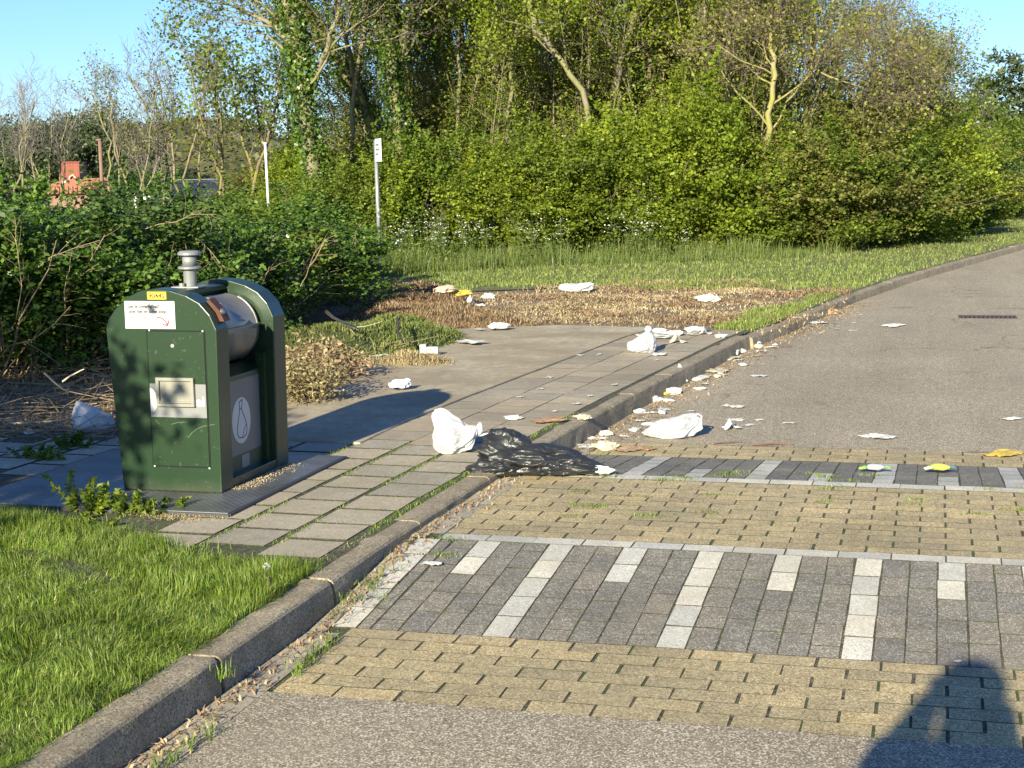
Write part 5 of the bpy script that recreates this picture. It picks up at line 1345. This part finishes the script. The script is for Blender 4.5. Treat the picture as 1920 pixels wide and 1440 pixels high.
MAT['paper_grey'] = simple('paper_grey', (.5, .5, .48), .6, var=.12, vs=30)
MAT['card'] = simple('card', (.33, .22, .13), .9, var=.2, vs=20)
MAT['card_orange'] = simple('card_orange', (.34, .2, .11), .8, var=.2, vs=20)
MAT['yellow_wrap'] = simple('yellow_wrap', (.5, .36, .06), .6, var=.12, vs=20)
MAT['yellow_pale'] = simple('yellow_pale', (.5, .46, .33), .6, var=.12, vs=20)
MAT['red_wrap'] = simple('red_wrap', (.3, .06, .05), .6)
MAT['pink_card'] = simple('pink_card', (.55, .4, .3), .8, var=.15)
MAT['green_wrap'] = simple('green_wrap', (.25, .5, .06), .5); MAT['teal_wrap'] = simple('teal_wrap', (.08, .3, .33), .5); MAT['lime_wrap'] = simple('lime_wrap', (.6, .65, .1), .5, var=.2)
def single(name, me, mat, label, cat, loc, rz=0., group=None, scale=None):
    return link(name, me, MAT[mat] if isinstance(mat, str) else mat, label=label, cat=cat, loc=loc, rot=(0, 0, rz), group=group, scale=scale)
def loop_mesh(pts, r0, n=6): return MB().tube(pts, r0, n).mesh('handle', True)
cr = AZ
# white bag by the tiles
q = at(843, 852, ZP); o = thing('plastic_bag', 'full white plastic bag with knotted handles sitting on the pavement tiles', 'plastic bag', (q.x, q.y+.08, ZP+.003), cr)
link('bag_body', bag_mesh('bag_body', 1., (.12, .11, .085), [((-.05, 0, .095), 1., 6)], .12, 6, 0, .05, ((1, 0, .35), (.13, -.01, .075), 6, .2)), MAT['bag_white'], o)
link('handle', bag_mesh('handle', 4., (.05, .012, .014), [((.04, 0, .05), .8, 3)], .14, 3), MAT['bag_white'], o, loc=(.12, 0, .075), rot=(0, -.5, 0))
link('handle', bag_mesh('handle', 6., (.055, .016, .01), [((.05, 0, .0), .6, 3)], .14, 3), MAT['bag_white'], o, loc=(.15, .02, .078), rot=(0, -.1, 0))
o2 = link('wooden_strip', MB().box(-.07, .07, -.012, .012, 0, .016).mesh('wooden_strip'), MAT['card'], label='short flat piece of wood sticking out behind the knotted white bag', cat='wood strip', loc=tuple(at(893, 818, ZP+.03)), rot=(0, 0, cr-.05))
# white bag on the road
q = at(1258, 825, 0); o = thing('plastic_bag', 'crumpled white carrier bag with a loop handle lying on the asphalt', 'plastic bag', (q.x, q.y+.1, .002), cr)
link('bag_body', bag_mesh('bag_body', 2.3, (.15, .1, .062), [((.05, .02, .05), .9, 3), ((-.04, 0, -.01), .8, 4)], .12, 6, 0, .05, ((.9, 0, .5), (.14, 0, .08), 7, .2)), MAT['bag_white'], o)
link('handle', loop_mesh([(.1, .0, .09), (.12, .01, .125), (.15, .01, .14), (.175, .01, .125), (.17, .0, .09), (.15, 0, .07)], .007), MAT['bag_white'], o)
link('handle', bag_mesh('handle', 8., (.05, .02, .012), [], .14, 3), MAT['bag_white'], o, loc=(-.15, .03, .07))
# bag further along
q = at(1200, 664, ZP); o = thing('plastic_bag', 'upright full white bag near the scattered tissues on the pavement', 'plastic bag', (q.x, q.y+.1, ZP+.003), cr)
link('bag_body', bag_mesh('bag_body', 3.7, (.12, .1, .072), [((.03, 0, .04), 1., 6)], .1, 5, 0, .05, ((.25, 0, 1), (.05, 0, .125), 6, .22)), MAT['bag_white'], o)
link('handle', bag_mesh('handle', 9., (.03, .02, .03), [], .14, 3), MAT['bag_white'], o, loc=(.05, 0, .17))
# clear film by the dirt patch, blue-white bag in the shade
q = at(1082, 546, .1); single('plastic_film', bag_mesh('plastic_film', 5.2, (.19, .1, .05), [((.08, 0, .05), .7, 3), ((-.07, 0, .04), .6, 3)], .2), 'bag_white', 'bunched clear plastic film at the far edge of the bare patch', 'plastic film', (q.x, q.y, .1), cr)
q = at(160, 818, .1); single('plastic_bag', bag_mesh('plastic_bag', 6.1, (.125, .1, .075), [((-.02, 0, .05), 1., 4)], .09), 'bag_white', 'white plastic bag lying in the shade left of the container', 'plastic bag', (q.x, q.y+.1, .11), cr)
q = at(56, 820, .1); single('plastic_scrap', bag_mesh('plastic_scrap', 6.6, (.035, .03, .015), [], .12, 3), 'paper_blue', 'small pale scrap among the shaded straws', 'litter scrap', (q.x, q.y, .12), cr)
# the black sack over the kerb
q = at(1000, 893, .1); o = thing('rubbish_sack', 'torn black rubbish sack slumped over the kerb onto the road', 'rubbish sack', (q.x, q.y+.1, .1), cr+.0)
link('sack_body', bag_mesh('sack_body', 12., (.2, .13, .082), [((-.12, -.03, .03), .7, 3), ((.12, 0, -.01), .6, 3), ((-.05, 0, .06), .8, 6)], .13, 6, 0, .1), MAT['bag_black'], o, loc=(-.03, .02, 0))
link('sack_fold', bag_mesh('sack_fold', 15., (.125, .1, .055), [((-.06, 0, .0), .6, 4)], .13, 6, 0, .1), MAT['bag_black'], o, loc=(-.2, -.03, -.0))
link('sack_fold', bag_mesh('sack_fold', 14., (.105, .085, .095), [((-.04, 0, .05), .8, 4)], .13, 6, 0, .1), MAT['bag_black'], o, loc=(-.13, .04, .035))
link('sack_fold', bag_mesh('sack_fold', 13., (.16, .11, .055), [((.09, -.03, -.02), .8, 3)], .13, 6, 0, .1), MAT['bag_black'], o, loc=(.12, -.01, 0))
q = at(1110, 888, .095); single('tissue', bag_mesh('tissue', 16., (.08, .035, .026), [((.06, 0, 0), .6, 4)], .16, 5), 'paper', 'white tissue spilling from the end of the black sack', 'tissue', (q.x+.015, q.y-.035, .1), cr-.12)
q = at(907, 872, ZP); single('yellow_scrap', bag_mesh('yellow_scrap', 17., (.008, .006, .014), [], .1, 2), 'yellow_wrap', 'tiny yellow tag standing at the left end of the black sack', 'litter scrap', (q.x, q.y+.1, ZP+.03), 0)

def paper_mesh(seed, w_, d_, h_, kind):
    r = np.random.default_rng(seed)
    if kind == 'ball':
        return bag_mesh('litter', seed*1.3, (w_/2, d_/2, h_/2), [((r.normal()*w_*.4, 0, r.random()*h_*.4), .6, 4)], .34, 3)
    n = 9; V = []; F = []
    for j in range(n):
        for i in range(n):
            u, v = i/(n-1)-.5, j/(n-1)-.5
            jag = 1+.35*mnoise.noise(Vector((math.atan2(v, u)*1.3, seed*.7, 0)))
            if max(abs(u), abs(v)) < .2: jag = 1
            cr_ = ridged((u, v, 0), 3.2, seed)*.6+ridged((u, v, 0), 6.5, seed+3)*.25
            z = (max(0, cr_))*h_*(1.0 if kind != 'flat' else .55)
            if kind == 'tent': z = h_*max(0, 1-abs(u+.12)*3.4-abs(v)*.9)*(1.1)+z*.25
            V.append((u*w_*jag, v*d_*jag, z+.002))
    for j in range(n-1):
        for i in range(n-1): a = j*n+i; F.append((a, a+1, a+n+1, a+n))
    return mesh_np('litter', V, F)
PT = dict(
 p=[ # px, py(bottom), width px, kind, material, z, label, name, category
 (745, 736, 32, 'ball', 'paper_blue', ZP, "crumpled pale blue bag just beyond the tip of the container's shadow", 'paper'),
 (803, 670, 28, 'box', 'paper', ZP, 'small white printed carton by the green grass heap', 'carton'),
 (705, 675, 22, 'flat', 'paper', ZP, 'white scrap at the foot of the green grass heap', 'paper'),
 (722, 667, 12, 'flat', 'paper', ZP, 'tiny white scrap touching the grass heap', 'paper'),
 (880, 650, 28, 'flat', 'paper', ZP, 'flat white wrapper on the slab right of the carton', 'paper'),
 (929, 623, 26, 'ball', 'paper', ZP, 'white crumpled paper at the slab end by the brown weeds', 'paper'),
 (898, 624, 10, 'flat', 'paper', ZP, 'tiny white scrap by the brown weeds', 'paper'),
 (965, 789, 19, 'ball', 'paper', ZP, 'small white paper ball alone on the worn tiles', 'paper'),
 (1022, 794, 36, 'flat', 'card_orange', ZP, 'orange-brown torn wrapper on the worn tiles', 'wrapper'),
 (1093, 788, 22, 'ball', 'yellow_pale', ZP, 'cream coloured crumpled paper on the kerb edge', 'paper'),
 (884, 576, 32, 'tent', 'paper', .1, 'peaked white tissue on the brown weeds', 'tissue'),
 (913, 561, 21, 'ball', 'paper', .1, 'white crumpled paper right of the peaked tissue', 'paper'),
 (853, 557, 30, 'ball', 'yellow_wrap', .2, 'bright yellow packet on the brown weeds', 'packet'),
 (829, 550, 30, 'ball', 'pink_card', .26, 'pinkish crumpled cardboard next to the yellow packet', 'cardboard'),
 (872, 555, 18, 'ball', 'red_wrap', .2, 'red wrapper behind the yellow packet', 'wrapper'),
 (1328, 568, 34, 'ball', 'paper', .1, 'white crumpled tissue in the middle of the straw patch', 'tissue'),
 (1408, 553, 10, 'flat', 'paper', .1, 'tiny white scrap far back on the straw patch', 'paper'),
 (1352, 528, 9, 'flat', 'paper', .1, 'tiny white scrap at the back edge of the straw patch', 'paper'),
 (1218, 634, 36, 'flat', 'paper', ZP, 'broad white napkin behind the upright bag', 'tissue'),
 (1236, 626, 20, 'ball', 'paper', ZP, 'white tissue lump on top of the napkins', 'tissue'),
 (1242, 635, 22, 'flat', 'paper', ZP, 'flat napkin right of the broad one', 'tissue'),
 (1264, 631, 23, 'ball', 'paper', ZP, 'crumpled napkin at the right end of the row behind the bag', 'tissue'),
 (1270, 644, 26, 'tent', 'yellow_pale', ZP, 'folded cream paper right of the upright bag', 'paper'),
 (1298, 624, 24, 'ball', 'paper', ZP, 'larger crumpled tissue at the straw edge', 'tissue'),
 (1296, 629, 13, 'flat', 'paper', ZP, 'small flat tissue under the larger crumpled one', 'tissue'),
 (1322, 628, 20, 'tent', 'paper', ZP, 'peaked tissue standing at the straw edge', 'tissue'),
 (1349, 634, 15, 'ball', 'paper', ZP, 'small round tissue near the kerb end', 'tissue'),
 (1234, 667, 20, 'flat', 'paper', ZP, 'flat white slip in the shadow of the upright bag', 'paper'),
 (1409, 630, 15, 'tent', 'paper', 0, 'small peaked tissue behind the kerb end', 'tissue'),
 (1397, 631, 14, 'ball', 'pink_card', 0, 'pinkish scrap beside the kerb end', 'paper'),
 (1402, 650, 30, 'ball', 'paper_blue', 0, 'bluish white tissue against the kerb end', 'tissue'),
 (1404, 641, 26, 'ball', 'paper', 0, 'upper white tissue against the kerb end', 'tissue'),
 (1361, 667, 24, 'ball', 'paper', 0, 'crumpled tissue in the gutter below the kerb end', 'tissue'),
 (1384, 662, 14, 'ball', 'paper', 0, 'small tissue right of the gutter heap', 'tissue'),
 (1345, 676, 34, 'flat', 'yellow_pale', 0, 'torn cream wrapper lying along the gutter', 'wrapper'),
 (1302, 702, 14, 'spire', 'paper', 0, 'narrow upright tissue leaning on the kerb', 'tissue'),
 (1325, 699, 34, 'flat', 'yellow_pale', 0, 'cream carton piece in the gutter', 'carton'),
 (1341, 696, 28, 'flat', 'card', 0, 'brown cardboard strip at the gutter edge', 'cardboard'),
 (1269, 719, 20, 'spire', 'paper', 0, 'tallest upright tissue leaning on the kerb', 'tissue'),
 (1293, 712, 28, 'flat', 'paper_grey', 0, 'greyish flat carton right of the tallest tissue', 'carton'),
 (1312, 708, 18, 'flat', 'paper', 0, 'small flat napkin at the end of the grey carton', 'tissue'),
 (1298, 715, 14, 'ball', 'paper', 0, 'little tissue below the grey carton', 'tissue'),
 (1253, 740, 27, 'ball', 'paper', 0, 'crumpled tissue right of the orange scrap', 'tissue'),
 (1234, 742, 14, 'ball', 'yellow_wrap', 0, 'orange-yellow crumpled scrap at the kerb foot', 'wrapper'),
 (1220, 753, 21, 'ball', 'paper', 0, 'round tissue left of the orange scrap', 'tissue'),
 (1191, 775, 17, 'ball', 'paper', 0, 'small tissue in the gutter, left one of two', 'tissue'),
 (1206, 776, 16, 'flat', 'paper', 0, 'small tissue in the gutter, right one of two', 'tissue'),
 (1126, 818, 20, 'ball', 'paper', 0, 'tissue among the gutter leaves behind the black sack', 'tissue'),
 (1107, 825, 22, 'flat', 'paper', 0, 'flat tissue left among the gutter leaves', 'tissue'),
 (1086, 840, 22, 'flat', 'paper', 0, 'white scraps right behind the black sack', 'tissue'),
 (1135, 845, 34, 'ball', 'yellow_pale', 0, 'large cream tissue behind the end of the black sack', 'tissue'),
 (1172, 847, 32, 'flat', 'card', 0, 'pale brown cardboard strip left of the carrier bag', 'cardboard'),
 (1200, 845, 26, 'flat', 'card_orange', 0, 'reddish brown wrapper by the carrier bag', 'wrapper'),
 (1475, 604, 24, 'ball', 'paper', 0, 'peaked tissue in the far cluster at the kerb', 'tissue'),
 (1492, 603, 24, 'ball', 'paper', 0, 'middle tissue in the far cluster at the kerb', 'tissue'),
 (1505, 592, 28, 'ball', 'paper', 0, 'hindmost tissue in the far cluster at the kerb', 'tissue'),
 (1512, 608, 32, 'flat', 'paper', 0, 'flat long napkin at the right of the far cluster', 'tissue'),
 (1471, 612, 19, 'flat', 'paper', 0, 'nearest flat tissue of the far cluster', 'tissue'),
 (1551, 591, 27, 'ball', 'card', 0, 'light brown crumpled paper right of the far cluster', 'paper'),
 (1601, 551, 11, 'flat', 'paper', 0, 'tiny white scrap far up along the kerb', 'paper'),
 (1675, 613, 27, 'flat', 'paper', 0, 'flat white tissue out on the road towards the drain', 'tissue'),
 (1599, 621, 9, 'flat', 'paper', 0, 'tiny white scrap on the road left of the flat tissue', 'paper'),
 (1440, 653, 16, 'flat', 'paper', 0, 'small flat scrap on the road by the kerb end', 'paper'),
 (1372, 765, 22, 'flat', 'paper', 0, 'white oval scrap on the asphalt above the carrier bag', 'paper'),
 (1371, 806, 28, 'tent', 'paper', 0, 'peaked white tissue on the asphalt right of the carrier bag', 'tissue'),
 (1423, 789, 10, 'flat', 'paper', 0, 'tiny white scrap right of the peaked tissue', 'paper'),
 (1479, 795, 12, 'flat', 'yellow_pale', 0, 'tiny cream scrap on the asphalt mid road', 'paper'),
 (1421, 707, 18, 'flat', 'paper_grey', 0, 'thin whitish smear-like scrap on the asphalt', 'paper'),
 (1646, 823, 32, 'flat', 'paper', 0, 'narrow white strip of paper before the far brick band', 'paper'),
 (1898, 788, 20, 'flat', 'paper', 0, 'white pointed scrap at the right edge of the road', 'paper'),
 (1378, 790, 18, 'flat', 'paper_grey', 0, 'thin grey slip behind the peaked tissue', 'paper'),
 (1403, 799, 12, 'flat', 'paper_grey', 0, 'faint slip right of the peaked tissue', 'paper'),
 (1883, 856, 48, 'flat', 'yellow_wrap', 0, 'crumpled yellow wrapper on the far brick band at the right', 'wrapper'),
 (646, 1100, 24, 'ball', 'paper', 0, 'small white tissue at the kerb foot near the grass', 'tissue'),
 (638, 1111, 10, 'flat', 'paper', 0, 'tiny scrap below the tissue at the kerb foot', 'paper'),
 (806, 1060, 20, 'flat', 'paper', .07, 'small white scrap on the dark ramp near its white edge', 'paper'),
 (634, 752, 18, 'ball', 'paper_blue', .1, 'crumpled foil-like paper by the withered bush', 'paper'),
 (623, 735, 15, 'flat', 'paper', .2, 'white scrap caught in the withered bush', 'paper'),
 (1797, 1244, 8, 'flat', 'paper', .0, "tiny white speck inside the photographer's shadow", 'paper'),
 (1140, 563, 8, 'flat', 'paper', .1, 'tiny white scrap near the plastic film', 'paper'),
 (668, 640, 10, 'flat', 'yellow_pale', .25, 'tiny pale scrap on the darker grass heap', 'paper'),
])
for i, (px, py, wpx, kind, mat, z, lab, cat) in enumerate(PT['p']):
    q = at(px, py, z); k = px_m(q); w_ = wpx/k*(1.22 if wpx < 40 else 1.)
    if kind == 'box':
        o = thing('carton', lab, cat, (q.x, q.y+.03, z+.03), cr-.1); bevel(link('box', MB().box(-w_/2, w_/2, -.03, .03, 0, .055).mesh('box'), MAT[mat], o), .003)
        link('flap', MB().box(-w_/2, -w_/2+.05, -.03, .03, .057, .075).mesh('flap'), MAT[mat], o)
        for xx in (-.02, .0, .02): link('print', MB().box(xx-.006, xx+.006, -.0312, -.03, .02, .04).mesh('print'), MAT['green_wrap'], o)
        continue
    if kind == 'spire': me = bag_mesh('litter', i+.5, (w_*.5, w_*.35, w_*.28), [((-w_*.1, 0, w_*1.3), 1., 5)], .12, 3); d_ = w_*.5
    else:
        d_ = w_*(1.1 if kind == 'flat' else .8); h_ = w_*{'flat': .2, 'ball': .4, 'tent': .5}[kind]; me = paper_mesh(i+1, w_, d_*(1.4 if kind == 'flat' else 1), h_, kind)
    zz = z if z not in (0, ZP) else (road_z(q.y)+.001 if z == 0 else ZP+.004+(.026 if (q.x < -3.05 and 8.2 < q.y < 14.5) else 0))
    me.polygons.foreach_set('use_smooth', np.zeros(len(me.polygons), bool))
    single(cat.replace(' ', '_'), me, mat, lab, cat, (q.x+(.03 if z == 0 and q.x < kx(q.y)+.12 else 0), q.y+d_*.35, zz), cr+random.uniform(-.25, .25) if kind != 'flat' else random.uniform(0, 6))
# printed pouches on the far ramp
def pouch(label, px, py, wpx, mats_, z, rz=0.):
    q = at(px, py, z); w_ = wpx/px_m(q); o = thing('snack_packet', label, 'packet', (q.x, q.y, z), cr+rz)
    me = bag_mesh('pouch', px*.1, (w_*.3, w_*.3, .016), [], .05, 3); link('pouch', me, MAT[mats_[0]], o)
    for s_, m_ in ((-1, mats_[1]), (1, mats_[2])):
        mb = MB(); n = 6; vs = []
        for j in range(n+1): vs += [(s_*w_*.26, -w_*.25+w_*.5*j/n, .016), (s_*w_*.5, (-w_*.25+w_*.5*j/n)*.35, .004+.006*(j % 2))]
        link('crimped_end', mb.add(vs, [(2*j, 2*j+1, 2*j+3, 2*j+2) for j in range(n)]).mesh('crimped_end'), MAT[m_], o)
pouch('white packet with green crimped ends on the far ramp', 1640, 880, 58, ('paper', 'green_wrap', 'green_wrap'), road_z(8.1)+.002)
pouch('yellow-green and teal packet on the far ramp', 1762, 880, 60, ('lime_wrap', 'yellow_pale', 'teal_wrap'), road_z(8.1)+.002, .1)

for i in range(18):
    y = 9.3+i*.31+random.uniform(-.1, .1); x = kx(y)+.07+abs(random.gauss(0, .09)); w_ = random.uniform(.05, .1)
    single('tissue_scrap', paper_mesh(800+i, w_, w_*.8, w_*random.choice((.25, .45)), random.choice(('ball', 'flat', 'flat'))), random.choice(('paper', 'paper', 'yellow_pale')), 'loose torn tissue piece in the gutter, '+['lying against the kerb foot', 'between the larger tissues', 'on the brown leaf crumbs'][i % 3], 'tissue', (x, y, .002), random.uniform(0, 6), 'loose tissue pieces in the gutter')
for i in range(34):     # torn bits too alike to tell apart
    if i < 14: y = random.uniform(9.5, 18); x = kx(y)+.06+abs(random.gauss(0, .22)); z = .001
    elif i < 24: q = at(random.uniform(900, 1400), random.uniform(548, 606), .1); x, y, z = q.x, q.y, .1
    else: y = random.uniform(9.5, 14); x = random.uniform(-2.9, kx(y)-.2); z = ZP+.005
    single('paper_scrap', paper_mesh(900+i, random.uniform(.025, .06), random.uniform(.03, .06), .015, 'flat'), 'paper', 'tiny torn white scrap '+('in the gutter' if i < 14 else 'on the straw patch' if i < 24 else 'on the worn tiles')+', one of many alike', 'paper', (x, y, z), random.uniform(0, 6), 'tiny torn scraps')
# ------------------------------------------------------------------ tree outside the frame that shades the ground left of the container
T = Tree(77); pts, rad = T.path((0, 0, 0), (0, 0, 1), 1.7, .09, 6, .05, .05)
T.grow(pts, rad, 0, [dict(n=14, L=1.0, ang=60, rr=.5, seg=5, rmax=.04, up=.04, **{'from': .35}), dict(n=8, L=.7, ang=45, rr=.5, seg=3, rmin=.006), dict(n=5, L=.35, ang=45, rr=.5, seg=2, rmin=.003)])
o = thing('shade_tree', 'leafy tree outside the left edge whose shade falls on the soil', 'tree', (-5.75, 1.9, .1))
link('trunk', segs_mesh('trunk', T.big, 7), MAT['bark'], o); link('twigs', segs_mesh('twigs', T.small, 3), MAT['twig'], o)
C, L, W, fl, r = clump_crown(78, 1.25, .9, .55, 2.05, 60, 120, .14, .085, .065, .3, .15, .35)
C2, *_x = clump_crown(79, 1.25, 1.0, 1.2, 2.5, 90, 120, .15, .085, .065, .3, .15, .35)
C = np.concatenate([C+np.array([.55, 0, 0]), C2+np.array([-1.35, .2, 0])])
link('foliage', leaves_mesh('foliage', C, L, W, r, fl), MAT['leaf_mid'], o)

# ------------------------------------------------------------------ the photographer, whose shadow falls on the bricks
def skin_person():
    J = {}; V = []; E = []; R_ = []
    def v(name, co, r, par=None):
        J[name] = len(V); V.append(co); R_.append(r if hasattr(r, '__len__') else (r, r))
        if par: E.append((J[par], J[name]))
    v('pelvis', (0, 0, 1.0), (.19, .12)); v('waist', (0, 0, 1.15), (.19, .12), 'pelvis'); v('chest', (0, .0, 1.35), (.21, .12), 'waist'); v('upper', (0, 0, 1.54), (.17, .1), 'chest')
    v('neck', (0, .01, 1.62), .1, 'upper'); v('neck2', (0, .03, 1.68), .09, 'neck'); v('jaw', (0, .05, 1.73), (.075, .085), 'neck2'); v('head', (0, .03, 1.8), (.085, .105), 'jaw'); v('crown', (0, .02, 1.88), (.065, .075), 'head')
    for s_, n_ in ((-1, 'l'), (1, 'r')):
        v('sh'+n_, (s_*.19, 0, 1.62), .1, 'upper'); v('el'+n_, (s_*(.21 if s_ < 0 else .17), .1, 1.42), .07, 'sh'+n_); v('fa'+n_, (s_*(.16 if s_ < 0 else .1), .17, 1.57), .085, 'el'+n_); v('wr'+n_, (s_*.11, .29, 1.67), .045, 'fa'+n_); v('pa'+n_, (s_*.095, .33, 1.72), (.022, .04), 'wr'+n_)
        v('hip'+n_, (s_*.1, 0, .93), .1, 'pelvis'); v('kn'+n_, (s_*.12, .02, .52), .065, 'hip'+n_); v('ca'+n_, (s_*.13, 0, .34), .06, 'kn'+n_); v('an'+n_, (s_*.13, -.02, .09), .042, 'ca'+n_); v('to'+n_, (s_*.14, .14, .045), (.045, .035), 'an'+n_)
    me = bpy.data.meshes.new('body'); me.from_pydata(V, E, []); o = bpy.data.objects.new('body', me); COL.objects.link(o)
    m = o.modifiers.new('skin', 'SKIN'); sv = me.skin_vertices[0].data
    for i, r in enumerate(R_): sv[i].radius = r; sv[i].use_root = (i == 0)
    o.modifiers.new('sub', 'SUBSURF').levels = 2
    bpy.context.view_layer.update()
    me2 = bpy.data.meshes.new_from_object(o.evaluated_get(bpy.context.evaluated_depsgraph_get())); bpy.data.objects.remove(o)
    me2.polygons.foreach_set('use_smooth', np.ones(len(me2.polygons), bool)); return me2
PX_, PY_ = -.235, -.52
o = thing('person', 'person standing on the road holding up a phone to take the picture', 'person', (PX_, PY_, 0), -.03, None, (1.05, 1.1, 1.045))
link('body', skin_person(), simple('clothing', (.05, .055, .07), .9), o)
V, F = ICO[3]; hv = [(p[0]*.108, p[1]*.12+.0, p[2]*.1+1.87) for p in V if True]
link('hair', mesh_np('hair', hv, F, True), simple('hair_brown', (.05, .03, .02), .8), o)
skin_m = simple('skin', (.5, .3, .2), .6)
for s_ in (-1, 1):
    for k in range(4):
        b0 = Vector((s_*.095, .335-.004*k, 1.7+.018*k)); pts = [b0, b0+Vector((s_*.012, .028, .004)), b0+Vector((-s_*.012, .042, .004)), b0+Vector((-s_*.03, .04, .002))]
        link('finger', MB().tube(pts, [.009, .0088, .008, .006], 8).mesh('finger', True), skin_m, o)
    b0 = Vector((s_*.09, .315, 1.71)); link('thumb', MB().tube([b0, b0+Vector((-s_*.015, -.0, .02)), b0+Vector((-s_*.04, .005, .03))], [.011, .01, .008], 8).mesh('thumb', True), skin_m, o)
    link('ear', MB().lathe([(.028, 0), (.03, .006), (.02, .012)], 12).mesh('ear'), skin_m, o, loc=(s_*.083, .02, 1.79), rot=(0, s_*PI/2, 0))
link('nose', bag_mesh('nose', 3., (.014, .02, .02), [], .0, 2), skin_m, o, loc=(0, .135, 1.76))
p = thing('phone', 'dark smartphone held upright by the photographer', 'phone', (PX_, PY_+.385, 1.77), -.03)
bevel(link('case', MB().box(-.075, .075, -.004, .004, 0, .073).mesh('case'), simple('phone_black', (.02, .02, .022), .3), p), .003)
link('screen', MB().box(-.07, .07, -.0046, -.004, .004, .069).mesh('screen'), simple('phone_screen', (.03, .03, .035), .1), p)
